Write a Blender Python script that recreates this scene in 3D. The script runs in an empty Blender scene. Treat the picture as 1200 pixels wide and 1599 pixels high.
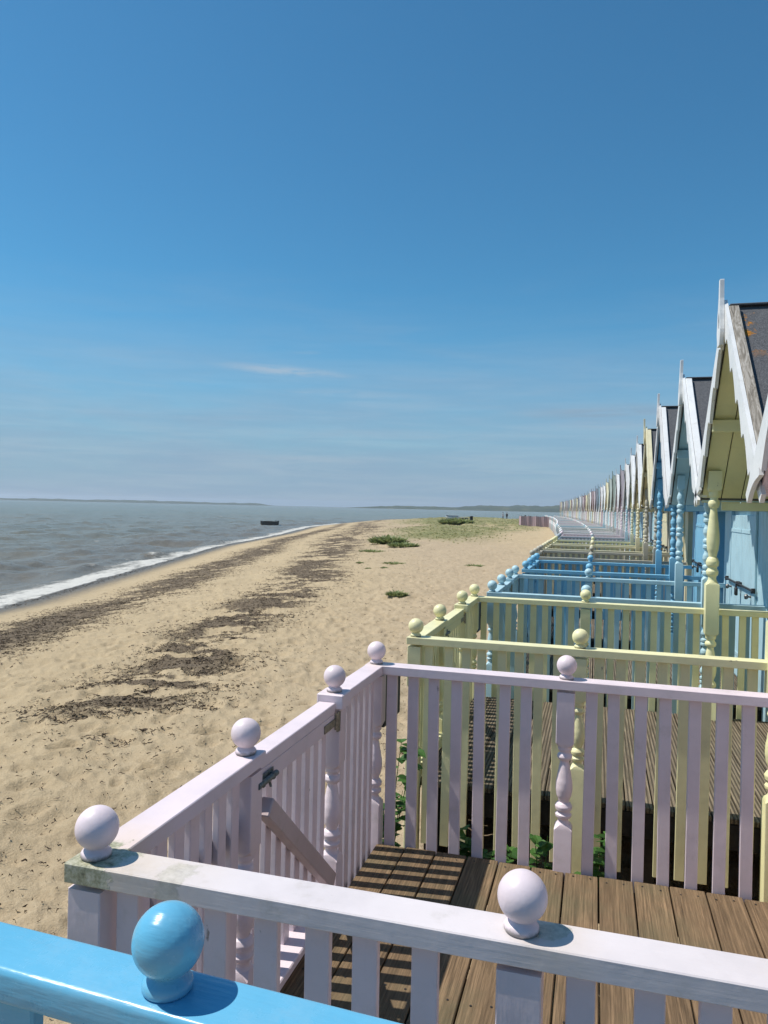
import bpy, bmesh, math, random
import numpy as np
from mathutils import Vector, Matrix
random.seed(7)
R = math.radians
D = bpy.data
SC = bpy.context.scene
COL = SC.collection

CAM_Z = 2.15          # eye above the sand by the huts
DECK = 0.55           # veranda floor
RAIL = 1.40           # top of the hand rails
SEA = -1.25
WALL_X = 1.38
SUN_EL, SUN_AZ = 58.0, 6.5

# ------------------------------------------------------------------ scene objects
def props(o, label=None, cat=None, group=None, kind=None):
    if label: o['label'] = label
    if cat: o['category'] = cat
    if group: o['group'] = group
    if kind: o['kind'] = kind
    return o

def empty(name, loc=(0, 0, 0), rz=0.0):
    o = D.objects.new(name, None)
    o.empty_display_size = 0.2
    o.location = loc
    o.rotation_euler = (0, 0, rz)
    COL.objects.link(o)
    return o

def link(name, me, parent=None, loc=(0, 0, 0), rot=(0, 0, 0)):
    o = D.objects.new(name, me)
    o.location = loc
    o.rotation_euler = rot
    if parent is not None: o.parent = parent
    COL.objects.link(o)
    return o

# ------------------------------------------------------------------ mesh builder
_box = {}
def _rbox(sx, sy, sz, bev, seg):
    key = (round(sx, 4), round(sy, 4), round(sz, 4), bev, seg)
    if key not in _box:
        bm = bmesh.new()
        bmesh.ops.create_cube(bm, size=1.0)
        bmesh.ops.scale(bm, vec=(sx, sy, sz), verts=bm.verts)
        if bev > 0:
            bmesh.ops.bevel(bm, geom=list(bm.edges), offset=bev, segments=seg, profile=0.5, affect='EDGES')
        bm.verts.index_update()
        _box[key] = ([tuple(v.co) for v in bm.verts], [[v.index for v in f.verts] for f in bm.faces])
        bm.free()
    return _box[key]

class MB:
    def __init__(self): self.v = []; self.f = []
    def add(self, vs, fs, M=None):
        n = len(self.v)
        if M is not None: vs = [tuple(M @ Vector(p)) for p in vs]
        self.v.extend(vs)
        self.f.extend([[i + n for i in q] for q in fs])
        return self
    def box(self, x0, x1, y0, y1, z0, z1, bev=0.003, seg=1, M=None):
        vs, fs = _rbox(x1 - x0, y1 - y0, z1 - z0, bev, seg)
        T = Matrix.Translation(((x0 + x1) / 2, (y0 + y1) / 2, (z0 + z1) / 2))
        return self.add(vs, fs, M @ T if M is not None else T)
    def obox(self, a, b, up, w, t, bev=0.003):
        """board from a to b; width w across, thickness t along up"""
        a, b = Vector(a), Vector(b)
        x = (b - a).normalized(); z = (Vector(up) - x * Vector(up).dot(x)).normalized(); y = z.cross(x)
        M = Matrix((x, y, z)).transposed().to_4x4(); M.translation = (a + b) / 2
        vs, fs = _rbox((b - a).length, w, t, bev, 1)
        return self.add(vs, fs, M)
    def lathe(self, prof, n=20, M=None, cap=True):
        vs, fs = [], []
        for r, z in prof:
            for k in range(n):
                a = 2 * math.pi * k / n
                vs.append((r * math.cos(a), r * math.sin(a), z))
        for i in range(len(prof) - 1):
            for k in range(n):
                fs.append([i * n + k, i * n + (k + 1) % n, (i + 1) * n + (k + 1) % n, (i + 1) * n + k])
        if cap:
            fs.append(list(range(n))[::-1]); fs.append([(len(prof) - 1) * n + k for k in range(n)])
        return self.add(vs, fs, M)
    def tube(self, pts, r, n=8):
        pts = [Vector(p) for p in pts]; rs = r if isinstance(r, (list, tuple)) else [r] * len(pts)
        vs, fs = [], []
        for i, p in enumerate(pts):
            t = (pts[min(i + 1, len(pts) - 1)] - pts[max(i - 1, 0)]).normalized()
            u = t.cross(Vector((0.31, 0.2, 0.93))).normalized(); w = t.cross(u)
            for k in range(n):
                a = 2 * math.pi * k / n
                vs.append(tuple(p + rs[i] * (math.cos(a) * u + math.sin(a) * w)))
        for i in range(len(pts) - 1):
            for k in range(n):
                fs.append([i * n + k, i * n + (k + 1) % n, (i + 1) * n + (k + 1) % n, (i + 1) * n + k])
        fs.append(list(range(n))[::-1]); fs.append([(len(pts) - 1) * n + k for k in range(n)])
        return self.add(vs, fs)
    def mesh(self, name, mat, smooth=False, angle=None):
        me = D.meshes.new(name)
        me.from_pydata(self.v, [], self.f)
        if mat is not None: me.materials.append(mat)
        if smooth or angle:
            me.polygons.foreach_set('use_smooth', [True] * len(me.polygons))
            if angle: me.set_sharp_from_angle(angle=R(angle))
        me.update()
        return me
    def build(self, name, mat, parent=None, loc=(0, 0, 0), rot=(0, 0, 0), smooth=False, angle=None):
        return link(name, self.mesh(name, mat, smooth, angle), parent, loc, rot)

# ------------------------------------------------------------------ materials
class N:
    def __init__(self, name):
        self.m = D.materials.new(name); self.m.use_nodes = True
        self.t = self.m.node_tree; self.t.nodes.clear()
        self.out = self.t.nodes.new('ShaderNodeOutputMaterial')
        self.b = self.t.nodes.new('ShaderNodeBsdfPrincipled')
        self.t.links.new(self.b.outputs[0], self.out.inputs[0])
    def n(self, typ, **kw):
        o = self.t.nodes.new('ShaderNode' + typ)
        for k, v in kw.items():
            if k.startswith('i_'):
                o.inputs[k[2:].replace('_', ' ')].default_value = v
            else: setattr(o, k, v)
        return o
    def l(self, a, b): self.t.links.new(a, b)
    def coord(self, kind='Object', scale=(1, 1, 1), loc=(0, 0, 0)):
        c = self.n('TexCoord'); m = self.n('Mapping')
        m.inputs['Scale'].default_value = scale; m.inputs['Location'].default_value = loc
        self.l(c.outputs[kind], m.inputs[0]); return m.outputs[0]
    def noise(self, vec, scale, detail=4, rough=0.55, w=None, dist=0.0):
        o = self.n('TexNoise'); o.inputs['Scale'].default_value = scale
        o.inputs['Detail'].default_value = detail; o.inputs['Roughness'].default_value = rough
        o.inputs['Distortion'].default_value = dist
        if w is not None:
            o.noise_dimensions = '4D'; self.l(w, o.inputs['W'])
        self.l(vec, o.inputs['Vector']); return o.outputs[0]
    def ramp(self, fac, stops):
        o = self.n('ValToRGB'); e = o.color_ramp.elements
        while len(e) < len(stops): e.new(0.5)
        for q, (p, c) in zip(e, stops):
            q.position = p; q.color = (*c, 1) if len(c) == 3 else c
        self.l(fac, o.inputs[0]); return o.outputs[0]
    def step(self, fac, a, b, inv=False):
        o = self.n('MapRange'); o.interpolation_type = 'SMOOTHSTEP'
        o.inputs[1].default_value = a; o.inputs[2].default_value = b
        o.inputs[3].default_value = 1.0 if inv else 0.0; o.inputs[4].default_value = 0.0 if inv else 1.0
        self.l(fac, o.inputs[0]); return o.outputs[0]
    def mix(self, fac, a, b, mode='MIX'):
        o = self.n('Mix'); o.data_type = 'RGBA'; o.blend_type = mode
        for s, v in ((o.inputs[0], fac), (o.inputs[6], a), (o.inputs[7], b)):
            if isinstance(v, (int, float)): s.default_value = v
            elif isinstance(v, tuple): s.default_value = (*v, 1) if len(v) == 3 else v
            else: self.l(v, s)
        return o.outputs[2]
    def math(self, op, a, b=0.0, clamp=False):
        o = self.n('Math'); o.operation = op; o.use_clamp = clamp
        for s, v in ((o.inputs[0], a), (o.inputs[1], b)):
            if isinstance(v, (int, float)): s.default_value = v
            else: self.l(v, s)
        return o.outputs[0]
    def attr(self, name):
        o = self.n('Attribute'); o.attribute_name = name; return o
    def bump(self, h, strength=0.2, dist=0.01, normal=None):
        o = self.n('Bump'); o.inputs['Strength'].default_value = strength; o.inputs['Distance'].default_value = dist
        self.l(h, o.inputs['Height'])
        if normal is not None: self.l(normal, o.inputs['Normal'])
        return o.outputs[0]
    def fin(self, col=None, rough=0.5, normal=None, spec=0.5):
        if isinstance(col, tuple): self.b.inputs['Base Color'].default_value = (*col, 1)
        elif col is not None: self.l(col, self.b.inputs['Base Color'])
        if isinstance(rough, (int, float)): self.b.inputs['Roughness'].default_value = rough
        else: self.l(rough, self.b.inputs['Roughness'])
        self.b.inputs['Specular IOR Level'].default_value = spec
        if normal is not None: self.l(normal, self.b.inputs['Normal'])
        return self.m

PAL = {
 'lilac': (.76, .645, .675), 'yellow': (.80, .755, .44), 'pale_blue': (.44, .635, .70), 'bright_blue': (.22, .50, .68),
 'stone': (.47, .44, .36), 'cream': (.72, .66, .44), 'white': (.78, .78, .77), 'slate_blue': (.33, .47, .54),
 'purple': (.27, .19, .24), 'dark_green': (.12, .25, .15), 'green': (.38, .50, .38), 'mint': (.56, .66, .58),
 'navy': (.06, .10, .18), 'pink': (.60, .42, .44), 'maroon': (.28, .09, .10), 'teal': (.10, .32, .44), 'olive': (.36, .34, .17),
 'grey': (.38, .39, .40), 'off_white': (.72, .70, .68), 'mauve': (.50, .38, .50), 'faded_lilac': (.68, .62, .625), 'pale_lilac': (.66, .63, .68), 'brace_lilac': (.52, .42, .42),
}
for q_ in ('purple', 'dark_green', 'green', 'mint', 'navy', 'pink', 'maroon', 'teal', 'olive', 'slate_blue'):
    c_ = PAL[q_]; g_ = sum(c_) / 3
    PAL[q_] = tuple(.62 * (.7 * x + .3 * g_) + .38 * .42 for x in c_)
_paint = {}
def paint(cname, axis='z', wear=1.0, stain=None):
    key = (cname, axis, wear, stain)
    if key in _paint: return _paint[key]
    c = PAL[cname]
    k = N('paint_' + cname)
    rnd = k.n('ObjectInfo').outputs['Random']
    w = k.math('MULTIPLY', rnd, 37.0)
    st = {'x': (.06, 1, 1), 'y': (1, .06, 1), 'z': (1, 1, .06), 'o': (1, 1, 1), 'b': (1, 1, 1)}[axis]
    big = k.noise(k.coord(), 5, 4, .6, w)
    grain = k.noise(k.coord(scale=st), 70, 5, .65, w)
    chip = k.noise(k.coord(scale=tuple(1 if s == 1 else .35 for s in st)), 22, 6, .62, w)
    tone = k.ramp(big, [(.3, tuple(x * .90 for x in c)), (.5, c), (.72, tuple(min(.86, x * 1.05) for x in c))])
    tone = k.mix(k.step(rnd, 0, 1), tone, k.mix(.05, tone, (.25, .22, .18)))
    g2 = k.step(grain, .62, .78)
    tone = k.mix(k.math('MULTIPLY', g2, .10 * wear), tone, (.20, .17, .13))
    cm = k.step(chip, .735 - .03 * min(wear, 1.6), .76 - .03 * min(wear, 1.6))
    tone = k.mix(k.math('MULTIPLY', cm, .75), tone, (.17, .14, .11))
    scuff = k.step(k.noise(k.coord(scale=tuple(1 if q == 1 else .22 for q in st)), 95, 4, .7, w), .70, .78)
    tone = k.mix(k.math('MULTIPLY', scuff, .38 * min(wear, 1.5)), tone, (.22, .19, .16))
    grime = k.step(k.noise(k.coord(), 11, 6, .72, w), .52, .74)
    tone = k.mix(k.math('MULTIPLY', grime, .16 * min(wear, 2.6)), tone, (.33, .30, .22))
    hgt = k.math('ADD', k.math('MULTIPLY', grain, .6), k.math('MULTIPLY', cm, -.8))
    hgt = k.math('ADD', hgt, k.math('MULTIPLY', k.noise(k.coord(), 26, 3, .5, w), .9))
    for sx, sy, rad, amt in (stain or ()):     # lichen, mildew and lifting filler round a joint of the rail
        cc = k.n('VectorMath', operation='DISTANCE'); co = k.n('TexCoord')
        mp = k.n('Mapping'); mp.inputs['Scale'].default_value = (1, 1, 0); k.l(co.outputs['Object'], mp.inputs[0])
        k.l(mp.outputs[0], cc.inputs[0]); cc.inputs[1].default_value = (sx, sy, 0)
        dd = k.math('ADD', cc.outputs['Value'], k.math('MULTIPLY', k.math('SUBTRACT', k.noise(k.coord(), 14, 6, .7), .5), rad * 2.4))
        s1 = k.math('MULTIPLY', k.step(dd, rad * .75, rad * .95, True), amt)
        s2 = k.step(dd, rad * .6, rad * 3.2, True)
        tone = k.mix(k.math('MULTIPLY', s2, .34 * amt), tone, (.66, .50, .28))
        lich = k.ramp(k.noise(k.coord(), 50, 6, .75), [(.32, (.10, .10, .06)), (.47, (.36, .35, .23)), (.62, (.58, .55, .43))])
        tone = k.mix(s1, tone, lich)
        hgt = k.math('ADD', hgt, k.math('MULTIPLY', s1, k.noise(k.coord(), 60, 5, .7)))
    if axis == 'b':
        sz = k.n('SeparateXYZ'); ct = k.n('TexCoord'); k.l(ct.outputs['Object'], sz.inputs[0])
        zz = k.math('ADD', sz.outputs[2], k.math('MULTIPLY', k.math('SUBTRACT', k.noise(k.coord(), 60, 4, .7, w), .5), .022))
        tone = k.mix(k.math('MULTIPLY', k.step(zz, .002, .013, True), .8), tone, (.13, .13, .10))
        spots = k.step(k.noise(k.coord(), 75, 3, .6, w), .71, .75)
        tone = k.mix(k.math('MULTIPLY', spots, .45), tone, (.20, .19, .17))
    nrm = k.bump(hgt, .36, .003)
    rough = k.ramp(big, [(.3, (.36,) * 3), (.7, (.52,) * 3)])
    _paint[key] = k.fin(tone, rough, nrm, .4)
    return _paint[key]

def mat_simple(name, c, rough=.6, var=.2, scale=20, metal=0.0, bump=.15):
    k = N(name)
    nz = k.noise(k.coord(), scale, 5, .6)
    col = k.ramp(nz, [(.3, tuple(x * (1 - var) for x in c)), (.7, tuple(min(.9, x * (1 + var)) for x in c))])
    k.b.inputs['Metallic'].default_value = metal
    return k.fin(col, rough, k.bump(nz, bump, .004))

def mat_gloss_blue():
    k = N('glossy_blue_paint')
    nz = k.noise(k.coord(), 7, 4); fine = k.noise(k.coord(scale=(.1, 1, 1)), 90, 4)
    col = k.ramp(nz, [(.3, (.11, .385, .575)), (.7, (.14, .43, .63))])
    sp = k.step(k.noise(k.coord(), 42, 3), .76, .79)
    col = k.mix(k.math('MULTIPLY', sp, .5), col, (.12, .16, .2))
    dust = k.step(k.noise(k.coord(), 5, 6, .75), .45, .72)
    col = k.mix(k.math('MULTIPLY', dust, .16), col, (.45, .50, .52))
    sc2 = k.step(k.noise(k.coord(scale=(.2, 1, 1)), 130, 4, .7), .72, .78)
    col = k.mix(k.math('MULTIPLY', sc2, .35), col, (.06, .16, .24))
    lump = k.noise(k.coord(scale=(.35, 1, 1)), 30, 3)
    return k.fin(col, k.ramp(dust, [(0, (.24,) * 3), (1, (.40,) * 3)]), k.bump(k.math('ADD', k.math('MULTIPLY', fine, 1.2), k.math('ADD', k.math('MULTIPLY', lump, 2), k.math('MULTIPLY', nz, 2))), .22, .004), .5)

def mat_deck(name, base, grooves, moss, deep):
    k = N(name)
    geo = k.n('NewGeometry'); isl = geo.outputs['Random Per Island']
    w = k.math('MULTIPLY', isl, 40.0)
    grain = k.noise(k.coord(scale=(1, .03, 1)), 150, 5, .7, w)
    fig = k.noise(k.coord(scale=(1, .09, 1)), 14, 4, .6, w, dist=1.6)
    big = k.noise(k.coord(), 2.2, 4, .6)
    d = tuple(x * .32 for x in base); li = tuple(min(.6, x * 2.1) for x in base)
    col = k.ramp(grain, [(.32, d), (.5, base), (.68, li)])
    col = k.mix(.22, col, k.ramp(fig, [(.3, d), (.5, base), (.62, li)]), 'MIX')
    col = k.mix(k.math('MULTIPLY', isl, .38), col, tuple(x * .62 for x in base))
    col = k.mix(k.math('MULTIPLY', k.step(big, .45, .7), moss), col, (.13, .125, .07))
    kn = k.step(k.noise(k.coord(scale=(1, .55, 1)), 6.5, 1, .4, w), .76, .80)
    col = k.mix(k.math('MULTIPLY', kn, .7), col, (.045, .03, .02))
    h = k.math('ADD', k.math('MULTIPLY', grain, .8), k.math('MULTIPLY', fig, .5))
    wv = k.n('TexWave'); wv.wave_type = 'BANDS'; wv.bands_direction = 'X'; wv.wave_profile = 'SIN'
    wv.inputs['Scale'].default_value = grooves; wv.inputs['Distortion'].default_value = .12; wv.inputs['Detail'].default_value = 0
    k.l(k.coord(), wv.inputs[0])
    gm = k.step(wv.outputs[1], .15, .5)
    col = k.mix(k.math('MULTIPLY', k.math('SUBTRACT', 1.0, gm), min(.9, .7 * deep)), col, tuple(x * .3 for x in base))  # shadow in the grooves painted into the board colour
    n1 = k.bump(gm, deep, .004)
    return k.fin(col, .78, k.bump(h, .8, .005, n1), .25)

def mat_weathered():
    k = N('weathered_bare_wood')
    v = k.coord(scale=(1, .12, .12))
    g = k.noise(v, 34, 6, .65, dist=2.5)
    col = k.ramp(g, [(.3, (.10, .085, .07)), (.46, (.27, .24, .20)), (.60, (.45, .41, .36)), (.75, (.56, .53, .48))])
    return k.fin(col, .85, k.bump(g, .6, .004), .2)

def mat_felt(name, lichen):
    k = N(name)
    s = k.noise(k.coord(), 160, 3, .7); b = k.noise(k.coord(), 6, 5, .6); mid = k.noise(k.coord(), 45, 4, .7)
    col = k.ramp(s, [(.3, (.045, .047, .052)), (.52, (.115, .118, .125)), (.72, (.27, .27, .28))])
    col = k.mix(.35, col, k.ramp(mid, [(.35, (.04, .043, .05)), (.65, (.15, .15, .16))]))
    col = k.mix(k.math('MULTIPLY', k.step(b, .5, .75), .3), col, (.16, .165, .17))
    if lichen:
        ln = k.noise(k.coord(loc=(.35, .1, .0)), 5.5, 5, .62)
        gm = k.n('SeparateXYZ'); co = k.n('TexCoord'); k.l(co.outputs['Object'], gm.inputs[0])
        hi = k.step(gm.outputs[2], 3.05, 3.30)
        m = k.math('MULTIPLY', k.step(ln, .52, .57), hi)
        col = k.mix(m, col, k.ramp(k.noise(k.coord(), 60, 4), [(.35, (.16, .10, .03)), (.6, (.50, .20, .03))]))
    return k.fin(col, .9, k.bump(k.math('ADD', s, mid), .6, .006), .2)

M_BLUE = mat_gloss_blue()
M_DECK_L = mat_deck('brown_decking', (.185, .123, .070), 27.0, .5, .22)
M_DECK_Y = mat_deck('grey_brown_grooved_decking', (.19, .15, .105), 15.0, .2, 1.2)
M_WOOD = mat_weathered()
M_FELT = mat_felt('mineral_roof_felt', False)
M_FELT_L = mat_felt('mineral_roof_felt_with_lichen', True)
M_DARK = mat_simple('black_weathered_board', (.018, .022, .028), .55, .4, 30)
M_STILT = mat_simple('deck_shade_dark_timber', (.028, .024, .021), .85, .4, 18)  # timber colour darkened to stand for the shade beneath the decks
M_METAL = mat_simple('rusty_steel', (.17, .165, .16), .42, .45, 60, .75)
M_BOLT = mat_simple('grey_green_bolt', (.13, .15, .14), .45, .5, 60, .2)
M_BRASS = mat_simple('tarnished_hinge', (.30, .27, .20), .5, .4, 60, .6)
M_IRON = mat_simple('dark_iron', (.045, .04, .04), .5, .4, 50, .5)

# ------------------------------------------------------------------ turned profiles
BALL_R = .0445
def ball_profile(big=1.0):
    p = [(.029, 0.0), (.0315, .003), (.0315, .010), (.028, .015), (.0225, .019), (.0215, .022)]
    cz = .021 + BALL_R * .90
    for k in range(1, 21):
        a = -62 + 152 * k / 20
        p.append((max(.0006, BALL_R * math.cos(R(a))), cz + BALL_R * math.sin(R(a))))
    return [(r * big, z * big) for r, z in p]

def chamfer_sq(mb, h, z0, z1, top=0, bot=0):
    """square section, its corners cut away where the turning starts"""
    rings = []
    if bot: rings += [(h * .80, z0, .55), (h, z0 + bot, .06)]
    else: rings += [(h, z0, .06)]
    if top: rings += [(h, z1 - top, .06), (h * .80, z1, .55)]
    else: rings += [(h, z1, .06)]
    vs, fs = [], []
    for hh, z, c in rings:
        q = hh * (1 - c)
        for x, y in ((hh, -q), (hh, q), (q, hh), (-q, hh), (-hh, q), (-hh, -q), (-q, -hh), (q, -hh)):
            vs.append((x, y, z))
    for i in range(len(rings) - 1):
        for k in range(8):
            fs.append([i * 8 + k, i * 8 + (k + 1) % 8, (i + 1) * 8 + (k + 1) % 8, (i + 1) * 8 + k])
    fs.append(list(range(8))[::-1]); fs.append([(len(rings) - 1) * 8 + k for k in range(8)])
    mb.add(vs, fs)

VASE = [(.0, .80), (.03, .62), (.06, .60), (.09, .90), (.12, .93), (.145, .72), (.165, .66), (.185, .92), (.225, .98), (.26, .80),
        (.28, .58), (.31, .66), (.37, .86), (.45, .96), (.53, .93), (.62, .80), (.72, .64), (.79, .52), (.815, .50),
        (.83, .74), (.865, .86), (.895, .78), (.915, .60), (.935, .60), (.955, .78), (1.0, .80)]
RINGS = [(.0, .80)]
for _k in range(3):
    _b = .02 + _k * .325
    RINGS += [(_b, .60), (_b + .02, .95), (_b + .05, .95), (_b + .07, .62), (_b + .09, .95), (_b + .12, .95), (_b + .14, .62),
              (_b + .17, .74), (_b + .21, .96), (_b + .25, .90), (_b + .29, .64), (_b + .31, .60)]
RINGS += [(1.0, .80)]
def smooth_prof(p, k=3):
    out = []
    for (t0, r0), (t1, r1) in zip(p[:-1], p[1:]):
        for j in range(k):
            u = j / k; s = u * u * (3 - 2 * u)
            out.append((t0 + (t1 - t0) * u, r0 + (r1 - r0) * s))
    out.append(p[-1]); return out

_mesh = {}
def newel_mesh(cname, z0, z1, lod):
    key = ('newel', cname, round(z0, 3), round(z1, 3), lod)
    if key not in _mesh:
        mb = MB(); h = .039
        z_ = .50; L = z1 - z_; a, b = z_ + L * .30, z_ + L * .71
        chamfer_sq(mb, h, z0, a, top=.02); chamfer_sq(mb, h, b, z1, bot=.02)
        pr = smooth_prof(VASE, 3 if lod == 0 else 1)
        mb.lathe([(r * h, a + (b - a) * t) for t, r in pr], 24 if lod == 0 else 8, cap=False)
        _mesh[key] = mb.mesh('newel_post', paint(cname, 'z', 1.5), angle=38)
    return _mesh[key]
def ball_mesh(cname, lod):
    key = ('ball', cname, lod)
    if key not in _mesh:
        _mesh[key] = MB().lathe(ball_profile(), 40 if lod == 0 else 12).mesh('ball_finial', paint(cname, 'b', 1.2), angle=50)
    return _mesh[key]
def picket_mesh(cname, z0, z1, along):
    key = ('picket', cname, round(z0, 3), round(z1, 3), along)
    if key not in _mesh:
        w, t = (.05, .02) if along == 'x' else (.02, .046)
        _mesh[key] = MB().box(-w / 2, w / 2, -t / 2, t / 2, z0, z1, .002).mesh('picket', paint(cname, 'z', 1.3))
    return _mesh[key]

# ------------------------------------------------------------------ the row of huts: where each one stands
PITCH = 2.79
FENCE_Y = {0: (1.35, 3.44), 1: (4.25, 6.42), 2: (6.83, 8.84), 3: (9.72, 11.62)}
GABLE = {0: (2.86, 1.28), 1: (5.36, 1.225)}
NHUT = 42
def station(i):
    """origin on the ground, heading, near and far rail offsets along the row"""
    if i in FENCE_Y: a, b = FENCE_Y[i]
    else: a = 12.45 + (i - 4) * PITCH; b = a + 2.05
    y = (a + b) / 2
    t = max(0, (i - 6) / 35)
    sx = -6.15 * t ** 1.6
    rz = 1.6 * 6.15 / 35 * (t ** .6 if t > 0 else 0) / PITCH
    return sx, y, rz, a - y, b - y

# fence, trim (bargeboards), posts, wall, soffit
HUTS = [
 ('lilac', 'white', 'lilac', 'lilac', 'lilac'), ('yellow', 'white', 'yellow', 'yellow', 'yellow'),
 ('pale_blue', 'white', 'pale_blue', 'pale_blue', 'pale_blue'), ('bright_blue', 'off_white', 'bright_blue', 'bright_blue', 'bright_blue'),
 ('stone', 'cream', 'stone', 'cream', 'cream'), ('cream', 'white', 'cream', 'stone', 'cream'), ('yellow', 'white', 'cream', 'pale_blue', 'yellow'),
 ('slate_blue', 'off_white', 'pale_blue', 'white', 'slate_blue'), ('lilac', 'purple', 'lilac', 'pale_blue', 'mauve'), ('white', 'white', 'lilac', 'pale_blue', 'lilac'),
 ('white', 'dark_green', 'mint', 'lilac', 'green'), ('mint', 'green', 'white', 'mint', 'green'), ('white', 'cream', 'white', 'white', 'cream'),
 ('pale_blue', 'white', 'pale_blue', 'pale_blue', 'white'), ('white', 'off_white', 'lilac', 'lilac', 'white'), ('white', 'teal', 'white', 'pale_blue', 'teal'),
 ('lilac', 'navy', 'white', 'white', 'navy'), ('white', 'pink', 'white', 'pink', 'pink'), ('white', 'maroon', 'cream', 'cream', 'maroon'),
]
_far = ['off_white', 'olive', 'cream', 'maroon', 'pink', 'grey', 'white', 'navy', 'cream', 'grey', 'olive', 'white', 'maroon', 'cream', 'teal',
        'grey', 'pink', 'olive', 'off_white', 'navy', 'grey', 'cream', 'pink']
_posts = ['white', 'cream', 'lilac', 'white', 'pink', 'white', 'pale_blue']
_fen = ['white', 'lilac', 'white', 'off_white', 'pale_blue', 'white']
for k, tcol in enumerate(_far):
    HUTS.append((_fen[k % 6], tcol, _posts[k % 7], _posts[(k + 3) % 7], tcol))
NHUT = len(HUTS)
def cn(c): return c.replace('_', ' ').replace('off white', 'off-white').replace('pale blue', 'pale-blue').replace('slate blue', 'slate-blue').replace('bright blue', 'bright-blue').replace('dark green', 'dark-green')

HUT_LABEL = {
 0: 'white scalloped bargeboard tail of the lilac hut cut off at the right edge',
 1: 'yellow porch beach hut with white scalloped gable and weathered wood verge, largest gable',
 2: 'pale-blue beach hut with white gable, next beyond the largest yellow hut',
 3: 'bright-blue porched beach hut with a white verge, beyond the pale-blue one',
 4: 'cream beach hut with cream bargeboards and stone-coloured posts beyond the bright-blue hut',
 5: 'grey-cream beach hut with white gable and cream posts, after the cream-trimmed hut',
 6: 'yellow-soffit beach hut with white gable between a grey-cream hut and a slate-blue hut',
 7: 'slate-blue beach hut with off-white gable just before the purple-trimmed hut',
}
RAIL_LABEL = {
 0: 'lilac veranda railing with braced gate and ball-topped posts, nearest whole railing',
 1: 'yellow veranda railing directly behind the lilac railing',
 2: 'pale-blue veranda railing directly behind the yellow railing',
 3: 'bright-blue veranda railing behind the pale-blue one',
 4: 'stone-grey veranda railing right behind the bright-blue railing',
 5: 'cream veranda railing between the stone-grey railing and a yellow one far along',
 6: 'small yellow veranda railing in front of a slate-blue one, far along',
 7: 'slate-blue veranda railing beyond three cream and yellow railings',
}
DECK_LABEL = {
 0: 'brown veranda deck striped by picket shadows inside the lilac railing',
 1: 'grey-brown grooved veranda deck inside the yellow railing',
 2: 'veranda deck behind the pale-blue pickets', 3: 'veranda deck behind the bright-blue pickets',
 4: 'veranda deck behind the stone-grey pickets', 5: 'veranda deck behind the cream pickets',
 6: 'veranda deck behind the small far yellow pickets', 7: 'veranda deck behind the slate-blue pickets',
}
def trim(i): return cn(HUTS[i][1])
def hut_phrase(i):
    if i == NHUT - 1: return 'last hut of the row'
    return '%s-trimmed hut between the %s-trimmed and %s-trimmed huts' % (trim(i), trim(i - 1), trim(i + 1))
for i in range(8, NHUT):
    HUT_LABEL[i] = ('small beach %s' % hut_phrase(i)) if i < NHUT - 1 else 'smallest beach hut at the far end of the row, pink-trimmed'
    HUT_LABEL[i] = HUT_LABEL[i].replace('small beach ', 'distant beach hut, the ')
    RAIL_LABEL[i] = '%s veranda railing of the %s' % (cn(HUTS[i][0]), hut_phrase(i))
_seen = {}
for tab in (HUT_LABEL, RAIL_LABEL, DECK_LABEL):
    for i, s in tab.items():
        if s in _seen: print('DUPLICATE LABEL', i, s)
        _seen[s] = 1

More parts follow.
